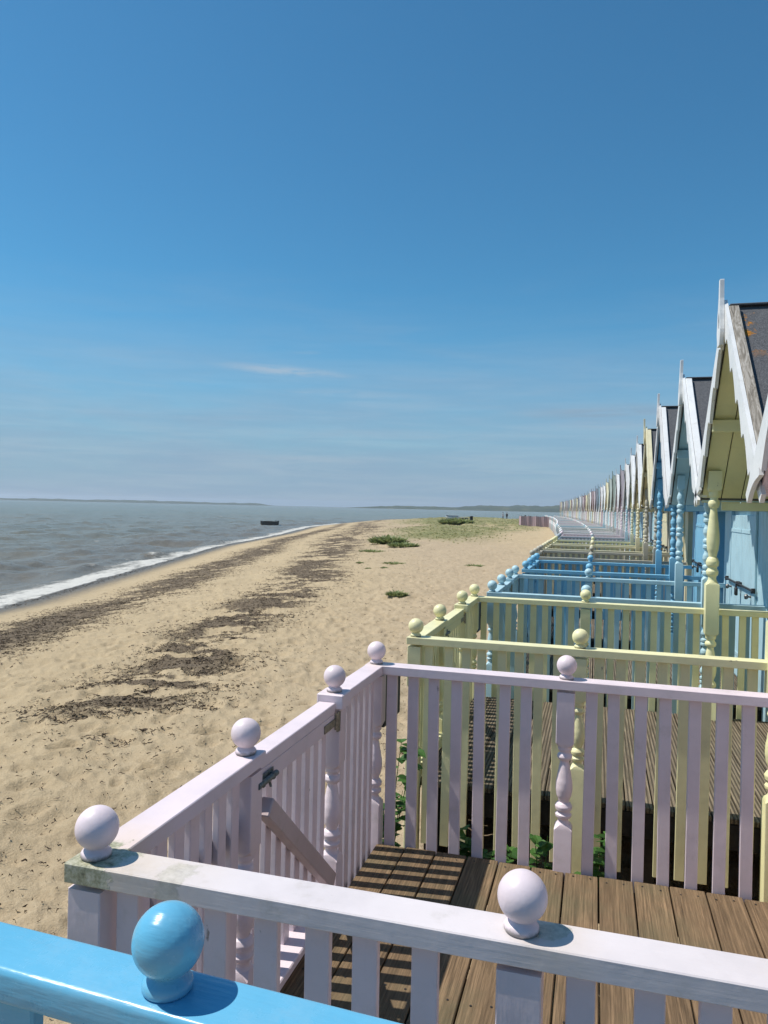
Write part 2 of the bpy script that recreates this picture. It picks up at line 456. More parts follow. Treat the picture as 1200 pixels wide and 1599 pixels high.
# ------------------------------------------------------------------ railing
def railing(i):
    fc, tc, pc, wc, sc_ = HUTS[i]
    sx, yy, rz, a, b = station(i)
    lod = 0 if i <= 3 else 1
    single = i <= 5
    th = empty('veranda_railing', (sx, yy, 0), rz)
    props(th, RAIL_LABEL[i], 'railing', 'veranda railings along the hut row')
    xl = -1.0 + {2: .10, 3: .14}.get(i, 0)
    if i >= 9: xl -= min(.45, .08 * (i - 8))
    xr = WALL_X - .012
    zt, zb = RAIL, RAIL - .042
    hw = .045
    stain = ((xl, a, .085, 1.0), (-.06, a + .01, .035, .6), (-.80, a - .01, .05, .35), (.35, a + .02, .03, .4), (xl, b, .03, .8)) if i == 0 else (((xl, a, .03, .6),) if i == 1 else None)
    px = paint(fc, 'x', 1.0, stain); py = paint(fc, 'y', 1.0, stain)
    for y in (a, b):
        pr_ = paint('faded_lilac', 'x', 2.3, stain) if (i == 0 and y == a) else px
        MB().box(xl - hw, xr, y - hw, y + hw, zb, zt, .0025, 1).build('top_rail', pr_, th)
    g1, g2 = a + .70, b - .60
    MB().box(xl - hw + .001, xl + hw - .001, a + hw, g1 + .05, zb - .001, zt - .0015, .0025, 1).build('top_rail', py, th)
    m = MB().box(xl - hw + .001, xl + hw - .001, g2 + .055, b - hw, zb - .001, zt - .0015, .0025, 1)
    m.box(xl - .055, xl + .055, g2 - .055, g2 + .054, zb - .012, zt + .004, .004, 1)
    m.build('top_rail', py, th)
    # posts and balls
    mid = -.112 if i == 0 else -.07
    spots = [(xl, a, 0), (xl, g1, 0), (xl, g2, .004), (xl, b, 0), (mid, a, 0), (mid, b, 0)]
    for k, (x, y, dz) in enumerate(spots):
        p = link('newel_post', newel_mesh(fc, .02 if k < 4 else .16, zb - .013, lod), th, (x, y, 0), (0, 0, 0))
        link('ball_finial', ball_mesh(fc, lod), p, (0, 0, zt + dz), (random.uniform(-.02, .02), random.uniform(-.02, .02), random.uniform(0, 6)))
    # pickets
    pm = picket_mesh(fc, .20, zb - .0005, 'x'); pmy = picket_mesh(fc, .45, zb - .002, 'y')
    panel = None
    for y in (a, b):
        if not single: panel = MB()
        n0 = int((mid - xl - .14) / .106); n1 = int((xr - mid - .10) / .106)
        xs = [xl + .085 + .105 * k for k in range(n0 + 1)] + [mid + .105 + .108 * k for k in range(n1)]
        for x in xs:
            if abs(x - .88) < .075 or abs(x - mid) < .07: continue
            if single: link('picket', pm, th, (x + random.uniform(-.003, .003), y, 0), (0, random.uniform(-.007, .007), random.uniform(-.04, .04)))
            else: panel.box(x - .025, x + .025, y - .01, y + .01, .20, zb, .0015)
        if not single: panel.build('picket_panel', paint(fc, 'z', 1.3), th)
    if not single: panel = MB()
    def run(y0, y1, n):
        return [y0 + (y1 - y0) * (k + .5) / n for k in range(n)]
    for y in run(a + .05, g1 - .045, 8) + run(g2 + .045, b - .045, 6):
        if single: link('picket', pmy, th, (xl, y, 0), (random.uniform(-.004, .004), 0, random.uniform(-.03, .03)))
        else: panel.box(xl - .01, xl + .01, y - .023, y + .023, .45, zb, .0015)
    if not single: panel.build('picket_panel', paint(fc, 'z', 1.3), th)
    # bottom rails that carry the front pickets
    if i <= 5:
        for y0, y1 in ((a + .04, g1 - .04),):
            MB().box(xl + .0115, xl + .05, y0, y1, DECK + .03, DECK + .10, .004).build('bottom_rail', py, th)
        # black board fixed behind the pickets on the beach side
        for y0, y1, z0_, z1_ in ((a + .05, g1 - .05, 1.14, 1.22), (b + .046, b + .34, 1.08, 1.33)):
            xo = xl - .022 if y0 < b else xl + .025
            MB().box(xo - .011, xo + .0095, y0, y1, z0_, z1_, .004).build('outer_board', M_DARK, th)
    # the gate
    gy0, gy1 = g1 + .055, g2 - .058
    gx = xl - .006
    gt = empty('gate', (0, 0, 0)); gt.parent = th
    MB().box(gx - .038, gx + .032, gy0, gy1, zb - .024, zt - .026, .0025, 1).build('gate_rail', py, gt)
    MB().box(gx + .006, gx + .030, gy0, gy1, zb - .085, zb - .026, .003).build('gate_rail', py, gt)
    MB().box(gx - .02, gx + .075, gy0, gy1, DECK + .055, DECK + .085, .004).build('gate_rail', py, gt)
    n = 8
    if single:
        pg = picket_mesh(fc, .50, zb - .03, 'y')
        pgs = [link('picket', pg, gt, (gx - .006, y, 0), (0, 0, random.uniform(-.03, .03))) for y in run(gy0, gy1, n)]
    else:
        q = MB()
        for y in run(gy0, gy1, n): q.box(gx - .016, gx + .004, y - .023, y + .023, .50, zb - .03, .0015)
        q.build('picket_panel', paint(fc, 'z', 1.3), gt)
    if i <= 5:
        MB().obox((gx + .032, gy0 + .035, zb - .15), (gx + .032, gy1 - .02, DECK + .13), (1, 0, 0), .060, .042, .004).build('brace', paint('brace_lilac' if i == 0 else fc, 'o', 4.0), gt)
        bo = MB()
        bo.box(gx + .0325, gx + .036, gy0 - .03, gy0 + .085, zb - .080, zb - .040, .001)
        bo.tube([(gx + .044, gy0 - .045, zb - .06), (gx + .044, gy0 + .09, zb - .06)], .0095, 10)
        for t in (-.02, .055): bo.box(gx + .035, gx + .052, gy0 + t, gy0 + t + .014, zb - .071, zb - .049, .002)
        bo.tube([(gx + .044, gy0 + .03, zb - .06), (gx + .050, gy0 + .035, zb - .085)], .004, 8)
        bo.build('bolt', M_BOLT, gt, angle=40)
        hg = MB()
        hg.box(gx + .0305, gx + .035, gy1 - .12, gy1 - .005, zb - .075, zb - .045, .001)
        hg.tube([(gx + .036, gy1 + .002, zb - .09), (gx + .036, gy1 + .002, zb - .03)], .007, 8)
        hg.box(gx + .036, gx + .045, gy1 + .004, gy1 + .03, zb - .10, zb - .02, .001)
        hg.build('hinge', M_BRASS, gt, angle=40)
    return th

# ------------------------------------------------------------------ deck
def deck(i):
    sx, yy, rz, a, b = station(i)
    th = empty('veranda_deck', (sx, yy, 0), rz)
    props(th, DECK_LABEL[i], 'deck', 'timber decks of the verandas')
    m = MB(); x = -1.0 + .03 + {2: .10, 3: .14}.get(i, 0)
    k = 0
    while x < WALL_X - .02:
        x1 = min(x + .139, WALL_X - .004)
        j = random.uniform(-.012, .0); dz = random.uniform(-.0015, .0015)
        m.box(x, x1, a + .03, b - .022 + j, DECK - .028 + dz, DECK + dz, .003, 1)
        x += .1455; k += 1
    m.build('deck_boards', M_DECK_L if i == 0 else M_DECK_Y, th)
    if i == 0:
        x = -.97
        sm_ = MB().lathe([(.0042, 0), (.0042, .0012)], 8).mesh('screw', M_IRON)
        while x < WALL_X - .12:
            for y in (a + .075, 0, b - .075):
                for q in (.035, .105):
                    link('screw', sm_, th, (x + q + random.uniform(-.006, .006), y + random.uniform(-.012, .012), DECK + .0012))
            x += .1455
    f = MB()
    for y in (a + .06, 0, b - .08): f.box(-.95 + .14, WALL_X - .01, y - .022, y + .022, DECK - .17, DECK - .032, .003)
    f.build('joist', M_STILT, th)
    sk = MB(); yk = a + .02  # unseen boards, added to shut sunlight out from under the deck
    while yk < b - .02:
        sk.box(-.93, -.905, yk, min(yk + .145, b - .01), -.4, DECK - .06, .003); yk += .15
    sk.build('added_shade_boards', M_STILT, th)
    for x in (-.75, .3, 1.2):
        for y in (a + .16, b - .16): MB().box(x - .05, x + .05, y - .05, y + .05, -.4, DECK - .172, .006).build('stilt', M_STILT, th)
    return th

# ------------------------------------------------------------------ huts
def scallop_board(mid, half, z_ap, z_ev, side, x0, t):
    """fretted bargeboard down one slope: scalloped lower edge, drooping rounded tail"""
    L0_ = math.hypot(half, z_ap - z_ev); L = L0_ + .12
    ux, uz = half / L0_ * side, -(z_ap - z_ev) / L0_          # along the slope
    nx, nz = -(z_ap - z_ev) / L0_ * side, -half / L0_          # into the gable (down)
    ns, per = 6, 14
    S, T0, T1 = [], [], []
    for k in range(ns):
        for j in range(per + 1):
            u = j / per
            s = (k + u) / ns
            w0 = .082 + .042 * s
            if k < ns - 1:
                if u < .93: w = w0 + .062 * (u / .93) ** 1.6 + .012 * max(0, 1 - u / .10) ** 2
                else: w = w0 + .062 - .050 * (u - .93) / .07
            else:
                w = .060 + .125 * (1 - u) ** 2.2 if u > .08 else w0 + (.165 - w0) * u / .08
            S.append(s * L); T1.append(w); T0.append(0.0)
        if k < ns - 1:
            pass
    vs, fs = [], []
    n = len(S)
    for s, t0, t1 in zip(S, T0, T1):
        # near the apex both boards meet on the centre line
        for tt in (t0, t1):
            y = ux * s + nx * tt; z = uz * s + nz * tt
            if y * side < .0005: # clip at the centre plane
                # slide along the normal until y = 0
                q = (0.0005 * side - ux * s) / nx if abs(nx) > 1e-6 else 0
                y = .0005 * side; z = uz * s + nz * q
            for x in (x0, x0 + t): vs.append((x, mid + y, z_ap + z))
    for k in range(n - 1):
        A, B = k * 4, (k + 1) * 4
        fs += [[A, A + 2, B + 2, B], [A + 1, B + 1, B + 3, A + 3], [A, B, B + 1, A + 1], [A + 2, A + 3, B + 3, B + 2]]
    fs += [[0, 1, 3, 2], [(n - 1) * 4 + q for q in (0, 2, 3, 1)]]
    return MB().add(vs, fs)

def hut(i):
    fc, tc, pc, wc, so = HUTS[i]
    sx, yy, rz, a, b = station(i)
    lod = 0 if i <= 3 else 1
    th = empty('beach_hut', (sx, yy, 0), rz)
    props(th, HUT_LABEL[i], 'beach hut', 'beach huts in the long row')
    mid, half = (GABLE[i][0] - yy, GABLE[i][1]) if i in GABLE else (0.0, 1.27)
    xg, xb = (.79 if i else .755), 4.0
    rv = random.Random(100 + i)
    zap, zev = 3.50 + (rv.uniform(-.07, .06) if i > 1 else 0), 2.27 + (rv.uniform(-.03, .03) if i > 1 else 0)
    lean = (rv.uniform(-.05, .05), rv.uniform(-.04, .04)) if i > 1 else (0, 0)
    sl = (zap - zev) / half
    W = half - .17                      # half width of the walls
    def zr(y): return zap - sl * abs(y)
    # walls: one shell with gables, front wall from the deck to the roof
    w = MB(); zt = zr(W) - .05
    t = .04
    def prism(x0, x1):
        pts = [(-W, .30), (W, .30), (W, zt), (0, zap - .06), (-W, zt)]
        vs = [(x0, mid + y, z) for y, z in pts] + [(x1, mid + y, z) for y, z in pts]
        fs = [[4, 3, 2, 1, 0], [5, 6, 7, 8, 9]] + [[k, (k + 1) % 5, 5 + (k + 1) % 5, 5 + k] for k in range(5)]
        w.add(vs, fs)
    prism(WALL_X, xb)
    w.build('wall', paint(wc, 'z', 1.0), th)
    # matchboard strips over the front wall with shadow gaps
    if i <= 6:
        v = MB(); y = -W
        while y < W - .02:
            y1 = min(y + .118, W)
            if not (abs(y) < .60 and abs(y1) < .60):
                v.box(WALL_X - .014, WALL_X - .002, mid + y + .002, mid + y1 - .002, .33, min(zr(y), zr(y1)) - .10, .003)
            else:
                v.box(WALL_X - .014, WALL_X - .002, mid + y + .002, mid + y1 - .002, 2.19, min(zr(y), zr(y1)) - .10, .003)
            y += .12
        v.build('matchboarding', paint(wc, 'z', 1.0), th)
    # double doors
    dc = {0: 'lilac', 1: 'pale_blue', 2: 'pale_blue', 3: 'bright_blue', 4: 'stone', 5: 'cream'}.get(i, wc)
    for s in (-1, 1):
        d = MB()
        for k in range(4):
            y0 = .006 + k * .145
            lo, hi = (s * y0, s * (y0 + .1425)) if s > 0 else (s * (y0 + .1425), s * y0)
            d.box(WALL_X - .030, WALL_X - .0035, mid + lo, mid + hi, DECK + .03, 2.15, .004)
        dr = d.build('door', paint(dc, 'z', 1.6), th)
        if i <= 6:
            kn = MB()
            kn.lathe([(.012, 0), (.008, .02), (.022, .03), (.026, .042), (.018, .055), (.002, .058)], 12,
                     Matrix.Translation((WALL_X - .030, mid + s * .50, 1.42)) @ Matrix.Rotation(-math.pi / 2, 4, 'Y'))
            kn.build('handle', M_METAL, dr, angle=40)
            for z in (.78, 1.98):
                MB().box(WALL_X - .036, WALL_X - .0305, mid + s * .18 - .17 * (1 if s > 0 else .0) + (.0 if s > 0 else -.23), mid + s * .18 + .40 * (1 if s > 0 else 0) + (0 if s > 0 else .17), z, z + .035, .001).build('hinge', paint(dc, 'x', 1.5), dr)
            if s == 1:
                ba = MB()
                ba.tube([(WALL_X - .055, mid - .72, 1.49), (WALL_X - .055, mid + .72, 1.49)], .010, 8)
                for yy_ in (-.68, -.05, .05, .68): ba.box(WALL_X - .066, WALL_X - .031, mid + yy_ - .012, mid + yy_ + .012, 1.468, 1.512, .003)
                ba.box(WALL_X - .085, WALL_X - .06, mid - .035, mid + .025, 1.38, 1.455, .006)
                ba.tube([(WALL_X - .072, mid - .025, 1.45), (WALL_X - .072, mid - .02, 1.49), (WALL_X - .072, mid + .01, 1.49), (WALL_X - .072, mid + .015, 1.45)], .005, 6)
                ba.build('security_bar', M_IRON, dr, angle=40)
    if i <= 6:
        f = MB()
        for s in (-1, 1): f.box(WALL_X - .034, WALL_X - .0155, mid + s * .625 - .03, mid + s * .625 + .03, DECK, 2.19, .003)
        f.box(WALL_X - .034, WALL_X - .0155, mid - .655, mid + .655, 2.192, 2.25, .003)
        f.build('door_frame', paint(wc, 'z', 1.0), th)
    # roof: felt over boards, its underside boarded in the porch
    fm = M_FELT_L if i == 1 else M_FELT
    n = Vector((0, sl, 1)).normalized()
    for s in (-1, 1):
        r = MB()
        nn = Vector((0, s * n.y, n.z))
        e0 = Vector((0, mid, zap)); e1 = Vector((0, mid + s * (half + .01), zap - sl * (half + .01)))
        vs = []
        for x in (xg + .03, xb + .1):
            for e in (e0, e1):
                for h in (0.0, .022): vs.append((x, (e + nn * h).y if e is not e0 else mid, (e + nn * h).z if e is not e0 else zap + h * 1.4))
        r.add(vs, [[0, 2, 3, 1], [4, 5, 7, 6], [1, 3, 7, 5], [0, 4, 6, 2], [2, 6, 7, 3], [0, 1, 5, 4]])
        r.build('roof', fm, th)
        p = MB(); x = xg + .032
        while x < WALL_X + .0:
            x1 = min(x + .145, WALL_X - .003)
            A = e0 - nn * .012 + Vector((0, s * .012, 0)); B = e1 - nn * .012
            p.obox((x + (x1 - x) / 2, A.y, A.z), (x + (x1 - x) / 2, B.y, B.z), nn, (x1 - x) - .004, .018, .003)
            x += .148
        p.build('soffit', paint(so, 'z', 1.0), th)
        # verge batten laid on the felt
        bt = MB()
        A = e0 + nn * .040 + Vector((0, s * -.0, 0)); B = e1 + nn * .040
        bt.obox((xg + .042, A.y + s * .022, A.z - .022 * sl), (xg + .042, B.y, B.z), nn, .058, .030, .003)
        vm = M_WOOD if (i == 1 and s < 0) else paint('cream' if tc == 'cream' else ('white' if i < 4 else tc), 'o', 2.6)
        bt.build('verge_batten', vm, th)
        scallop_board(mid, half + .015, zap + .070, zev + .070, s, xg - .012, .022).build('bargeboard', paint(tc, 'o', 1.6), th)
        # purlin and eave beam in the porch
        ym = s * half * .50
        MB().box(xg + .02, WALL_X - .018, mid + ym - .03, mid + ym + .03, zr(ym) - .125, zr(ym) - .037, .003).build('purlin', paint(so, 'x', 1.0), th)
        yb = (b - .02) if s > 0 else (a + .02)
        ye = yb
        zb_ = 2.245
        MB().box(xg + .16, WALL_X - .017, ye - .028, ye + .028, zb_ - .06, zb_, .003).build('eave_beam', paint(so, 'x', 1.0), th)
        # porch post
        h = .050 if i == 1 else .040
        pp = MB(); zt_ = zr(ye + (-.07 if s > 0 else -.05) - mid) - .035
        segs = VASE if i in (0, 1) else RINGS
        lo = .56; rail_lo, rail_hi = RAIL - .20, RAIL + .22
        chamfer_sq(pp, h, .10, DECK + .16, top=.02)
        pr = smooth_prof(segs, 3 if lod == 0 else 1)
        pp.lathe([(r_ * h, DECK + .16 + (rail_lo - DECK - .16) * t_) for t_, r_ in pr], 24 if lod == 0 else 8, cap=False)
        chamfer_sq(pp, h, rail_lo, rail_hi, top=.02, bot=.02)
        pp.lathe([(r_ * h, rail_hi + (zt_ - .16 - rail_hi) * t_) for t_, r_ in pr], 24 if lod == 0 else 8, cap=False)
        chamfer_sq(pp, h, zt_ - .16, zt_, bot=.02)
        pp.build('porch_post', paint(pc, 'z', 1.4), th, loc=(.885 if s > 0 else .908, ye + (-.06 if s > 0 else -.05), 0), angle=38)
    # ridge cap and the finial with its slot
    MB().box(xg + .02, xb + .1, mid - .045, mid + .045, zap + .020, zap + .034, .004).build('ridge_cap', fm, th)
    z0 = zap - .235
    rows = [(0, .040, 0), (.05, .048, 0), (.09, .060, 0), (.115, .062, .004), (.14, .060, .016), (.19, .054, .020), (.235, .050, .012), (.26, .046, 0), (.30, .036, 0),
            (.36, .026, 0), (.44, .021, 0), (.50, .019, 0), (.505, .017, 0)]
    m = MB()
    for s in (-1, 1):
        vs, fs = [], []
        for h_, o_, inn in [(q[0] * .87, q[1] * 1.2, q[2] * 1.2) for q in rows]:
            for x in (xg - .040, xg - .014):
                vs += [(x, mid + s * max(inn, .0002), z0 + h_), (x, mid + s * o_, z0 + h_)]
        for k in range(len(rows) - 1):
            A, B = k * 4, k * 4 + 4
            fs += [[A, A + 1, B + 1, B], [A + 2, B + 2, B + 3, A + 3], [A + 1, A + 3, B + 3, B + 1], [A, B, B + 2, A + 2]]
        fs += [[0, 2, 3, 1], [len(vs) - 4, len(vs) - 3, len(vs) - 1, len(vs) - 2]]
        m.add(vs, fs)
    for q, p_ in enumerate(m.v):
        hz = p_[2] - z0; m.v[q] = (p_[0] + lean[1] * hz, p_[1] + lean[0] * hz, p_[2])
    m.build('finial', paint(tc, 'z', 1.3), th)
    return th

for i in range(NHUT):
    hut(i)
    railing(i)
    if i <= 7: deck(i)

# ------------------------------------------------------------------ the blue rail under the camera
th = empty('veranda_railing', (-.455, .748, 0), R(-2.8))
props(th, 'glossy bright-blue hand rail with one ball, cut off at the bottom left corner', 'railing', 'veranda railings along the hut row')
MB().box(-1.2, 1.9, -.042, .042, 1.557, 1.60, .009, 4).build('top_rail', M_BLUE, th, angle=50)
MB().lathe([(r * .9, z * .9) for r, z in ball_profile()], 64).build('ball_finial', M_BLUE, th, loc=(0, -.002, 1.60), angle=60)
pk = MB().box(-.027, .027, -.011, .011, .5, 1.5565, .003).mesh('picket', M_BLUE)
for x in [-.76, -.65, -.54, -.43, -.32, -.21, -.10] + [.10 + .108 * k for k in range(16)]: link('picket', pk, th, (x, 0, 0))
MB().box(-.036, .036, -.036, .036, .0, 1.5565, .004).build('newel_post', M_BLUE, th)

# ================================================================== ground, sea, sky
def hash2(ix, iy, s):
    h = (ix.astype(np.int64) * 374761393 + iy.astype(np.int64) * 668265263 + s * 1442695041) & 0xFFFFFFFF
    h = ((h ^ (h >> 13)) * 1274126177) & 0xFFFFFFFF
    h = (h ^ (h >> 16)) & 0xFFFFFFFF
    return h / 4294967295.0
def vnoise(x, y, s=0):
    ix, iy = np.floor(x), np.floor(y); fx, fy = x - ix, y - iy
    ux, uy = fx * fx * fx * (fx * (fx * 6 - 15) + 10), fy * fy * fy * (fy * (fy * 6 - 15) + 10)
    a, b = hash2(ix, iy, s), hash2(ix + 1, iy, s); c, d = hash2(ix, iy + 1, s), hash2(ix + 1, iy + 1, s)
    return (a + (b - a) * ux) * (1 - uy) + (c + (d - c) * ux) * uy
def fbm(x, y, o=4, s=0, g=.5):
    v = 0; a = 1; t = 0
    for k in range(o):
        v = v + a * vnoise(x, y, s + k * 17); t += a; a *= g; x = x * 2.03 + 11.7; y = y * 2.03 + 5.3
    return v / t
def sstep(a, b, x):
    t = np.clip((x - a) / (b - a), 0, 1); return t * t * (3 - 2 * t)

COAST = np.array([(-9, -400), (-12, -60), (-13.5, -10), (-16.2, 9), (-17.9, 19), (-22.0, 31.7), (-28.6, 52), (-35.2, 80), (-44.5, 113), (-49, 140), (-48, 160), (-38, 176),
                  (-20, 186), (10, 192), (60, 196), (200, 190), (500, 150)], float)
def shore(x, y):
    """signed distance to the waterline, positive on land"""
    best = np.full(x.shape, 1e9); sign = np.ones(x.shape)
    for (x0, y0), (x1, y1) in zip(COAST[:-1], COAST[1:]):
        dx, dy = x1 - x0, y1 - y0; L2 = dx * dx + dy * dy
        t = np.clip(((x - x0) * dx + (y - y0) * dy) / L2, 0, 1)
        px, py = x - x0 - t * dx, y - y0 - t * dy
        d = np.sqrt(px * px + py * py)
        s = np.where(dx * py - dy * px < 0, 1.0, -1.0)
        m = d < best
        best = np.where(m, d, best); sign = np.where(m, s, sign)
    return best * sign

def base_height(d):
    return np.interp(d, [-60, -6, 0, 3, 6.5, 10.5, 16, 24, 400], [-4, -1.9, SEA, SEA + .33, SEA + .75, SEA + 1.08, SEA + 1.22, 0, 0])

def pits(x, y, cell, s, rad, depth):
    """footprints: jittered hollows with a pushed-up rim"""
    out = np.zeros(x.shape); ix, iy = np.floor(x / cell), np.floor(y / cell)
    for i in (-1, 0, 1):
        for j in (-1, 0, 1):
            cx, cy = ix + i, iy + j
            px = (cx + hash2(cx, cy, s)) * cell; py = (cy + hash2(cx, cy, s + 1)) * cell
            an = hash2(cx, cy, s + 2) * 6.28; r = rad * (.6 + .8 * hash2(cx, cy, s + 3))
            u = ((x - px) * np.cos(an) + (y - py) * np.sin(an)) / 1.45; v = -(x - px) * np.sin(an) + (y - py) * np.cos(an)
            q = np.sqrt(u * u + v * v) / r
            out += depth * (.4 + .9 * hash2(cx, cy, s + 4)) * (-np.exp(-(q ** 3) * 1.6) + .35 * np.exp(-((q - 1.25) / .3) ** 2))
    return out

def wrack_amount(x, y, d):
    """where the tide has left weed: two ragged lines, patchy"""
    w = (fbm(x * .22, y * .10, 3, 5) - .5) * 3.0
    n = .03 + fbm(x * .7 + .45 * y, y * 1.5 - .55 * x, 6, 9, .68)
    b1 = np.exp(-((d - 5.2 + w * .6) / 1.5) ** 2) * .95
    b2 = np.exp(-((d - 9.8 - 1.0 * (1 - sstep(8, 15, y)) + w * .5) / np.clip(1.05 + (y - 8) * .02, .9, 2.6)) ** 2) * sstep(4.6, 9, y)
    b3 = .55 * np.exp(-((d - 12.5 + w * 1.2) / 2.5) ** 2) * sstep(22, 50, y)
    b0 = .7 * np.exp(-((d - .5) / .35) ** 2)
    m1 = sstep(.36, .62, n + .14 * b1) * b1
    m2 = sstep(.465, .61, n + .05 * b2) * np.minimum(1, b2 * 1.15)
    m3 = sstep(.50, .66, n) * b3
    return np.clip(np.maximum.reduce([m1, m2, m3, b0 * sstep(.35, .6, n)]), 0, 1)

def grass_amount(x, y, d):
    """dune grass on the low spit"""
    n = fbm(x * .16, y * .07, 4, 31); n2 = fbm(x * .7, y * .3, 4, 33)
    g = sstep(46, 64, y + (n - .5) * 40) * sstep(12, 19, d + (n - .5) * 9) * sstep(-5.0, -9.5, x + (n - .5) * 6)
    return np.clip(g * (.35 + .65 * sstep(.38, .56, n2 * .6 + n * .5)), 0, 1)

def polar(fine, coarse, r0, r1, step, yaw=R(15.89)):
    a = np.concatenate([coarse[0], fine, coarse[1]])
    nr = int(math.log(r1 / r0) / step) + 1
    r = r0 * np.exp(np.linspace(0, math.log(r1 / r0), nr))
    A, RR = np.meshgrid(a, r)
    th_ = A + 0.0
    x = RR * np.sin(th_ - yaw); y = RR * np.cos(th_ - yaw)
    return x, y, RR

def grid_mesh(name, x, y, z, attrs, mat):
    nr, na = x.shape
    co = np.stack([x, y, z], -1).reshape(-1, 3).astype(np.float32)
    idx = np.arange(nr * na).reshape(nr, na)
    q = np.stack([idx[:-1, :-1], idx[:-1, 1:], idx[1:, 1:], idx[1:, :-1]], -1).reshape(-1, 4)[:, ::-1]
    me = D.meshes.new(name)
    me.vertices.add(len(co)); me.vertices.foreach_set('co', co.ravel())
    me.loops.add(q.size); me.loops.foreach_set('vertex_index', q.ravel().astype(np.int32))
    me.polygons.add(len(q)); me.polygons.foreach_set('loop_start', (np.arange(len(q)) * 4).astype(np.int32))
    me.polygons.foreach_set('use_smooth', np.ones(len(q), bool))
    me.update(calc_edges=True)
    for k, v in attrs.items():
        at = me.attributes.new(k, 'FLOAT', 'POINT'); at.data.foreach_set('value', v.ravel().astype(np.float32))
    me.materials.append(mat)
    return me

# ---- sand
def mat_sand():
    k = N('beach_sand')
    p = k.coord()
    big = k.noise(p, .35, 4, .6); mid = k.noise(p, 3.0, 5, .65); fine = k.noise(p, 55, 4, .7); gr = k.noise(p, 320, 2, .6)
    col = k.ramp(mid, [(.3, (.455, .345, .200)), (.5, (.55, .425, .25)), (.7, (.61, .485, .30))])
    col = k.mix(.35, col, k.ramp(big, [(.35, (.46, .34, .20)), (.65, (.57, .44, .27))]))
    col = k.mix(.35, col, k.ramp(fine, [(.3, (.22, .16, .10)), (.5, (.43, .33, .20)), (.7, (.60, .49, .33))]))
    col = k.mix(.18, col, k.ramp(gr, [(.35, (.14, .10, .07)), (.65, (.55, .45, .33))]))
    # shell grit and dark crumbs of weed
    v = k.n('TexVoronoi'); v.inputs['Scale'].default_value = 16; v.inputs['Randomness'].default_value = 1.0
    k.l(p, v.inputs['Vector'])
    crumb = k.math('MULTIPLY', k.step(v.outputs['Distance'], .10, .15, True), k.step(k.noise(p, 2.2, 4, .6), .46, .62))
    col = k.mix(k.math('MULTIPLY', crumb, .8), col, (.045, .035, .028))
    # far shingle tone: pinkish pebbles and shells higher up the beach
    sh = k.attr('shore').outputs['Fac']
    peb = k.math('MULTIPLY', k.step(sh, 10, 15), k.step(sh, 24, 17.5))
    col = k.mix(k.math('MULTIPLY', peb, .35), col, k.ramp(k.noise(p, 8, 6, .8), [(.35, (.25, .17, .115)), (.6, (.47, .37, .28))]))
    w = k.attr('wrack').outputs['Fac']
    wn = k.noise(k.coord(scale=(1, .6, 1)), 9, 7, .75)
    wm = k.math('ADD', w, k.math('MULTIPLY', k.math('SUBTRACT', wn, .5), 1.1))
    wm = k.step(wm, .25, .95)
    wcol = k.ramp(k.noise(p, 24, 5, .75), [(.3, (.045, .033, .024)), (.5, (.115, .085, .06)), (.72, (.25, .19, .13))])
    col = k.mix(k.math('MULTIPLY', wm, .85), col, wcol)
    wet = k.step(k.math('ADD', sh, k.math('MULTIPLY', k.math('SUBTRACT', wn, .5), 2.0)), .6, 2.5, True)
    col = k.mix(k.math('MULTIPLY', wet, .85), col, k.ramp(k.noise(p, 14, 6, .8), [(.35, (.035, .03, .025)), (.55, (.10, .08, .058)), (.7, (.21, .165, .115))]))
    g = k.attr('grass').outputs['Fac']
    gcol = k.ramp(k.noise(k.coord(scale=(.35, .6, 1)), 1.6, 6, .72), [(.3, (.135, .15, .055)), (.5, (.215, .215, .09)), (.7, (.32, .275, .14))])
    col = k.mix(k.math('MULTIPLY', g, .93), col, gcol)
    h = k.math('ADD', k.math('MULTIPLY', fine, .5), k.math('ADD', k.math('MULTIPLY', mid, 1.6), k.math('MULTIPLY', gr, .12)))
    h = k.math('ADD', h, k.math('MULTIPLY', wm, k.math('MULTIPLY', wn, 1.5)))
    rough = k.mix(wet, (.92,) * 3, (.35,) * 3)
    return k.fin(col, rough, k.bump(h, .8, .04), .2)

M_SAND = mat_sand()
fine = np.radians(np.linspace(-34, 14, 640)); c0 = np.radians(np.arange(-180, -34, 2.0)); c1 = np.radians(np.concatenate([np.arange(14.5, 40, .5), np.arange(40, 180.1, 2.0)]))
X, Y, RR = polar(fine, (c0, c1), .9, 280, .0065)
d = shore(X, Y)
Z = base_height(d)
near = np.clip(1 - RR / 60, 0, 1)
dry = sstep(1.0, 5, d) * (1 - sstep(60, 110, RR) * .5)
Z = Z + dry * ((fbm(X * .35, Y * .35, 3, 2) - .5) * .22 + (fbm(X * 1.7, Y * 1.7, 4, 3) - .5) * .10 + (fbm(X * 6, Y * 6, 3, 4) - .5) * .038 + (fbm(X * 17, Y * 17, 3, 6) - .5) * .013)
foot = sstep(5, 9, d) * sstep(45, 10, RR)
Z = Z + foot * (pits(X, Y, .50, 40, .12, .038) + pits(X + 7.3, Y + 1.7, .33, 60, .075, .025))
inner = np.exp(-((X + 0.0) / 1.6) ** 4) * 0
wr = wrack_amount(X, Y, d); gs = grass_amount(X, Y, d)
Z = Z + wr * .035 * fbm(X * 5, Y * 5, 3, 70)
Z = Z + gs * (.12 + .55 * fbm(X * .12, Y * .08, 3, 72) * sstep(60, 120, Y))
Z = np.where((X > -1.6) & (d > 0) & (RR < 60), np.minimum(Z, .03), Z)
sand = link('sand_beach', grid_mesh('sand_beach', X, Y, Z, {'shore': d, 'wrack': wr, 'grass': gs}, M_SAND))
props(sand, 'pale sandy beach with footprints and dark lines of weed', 'beach', kind='structure')
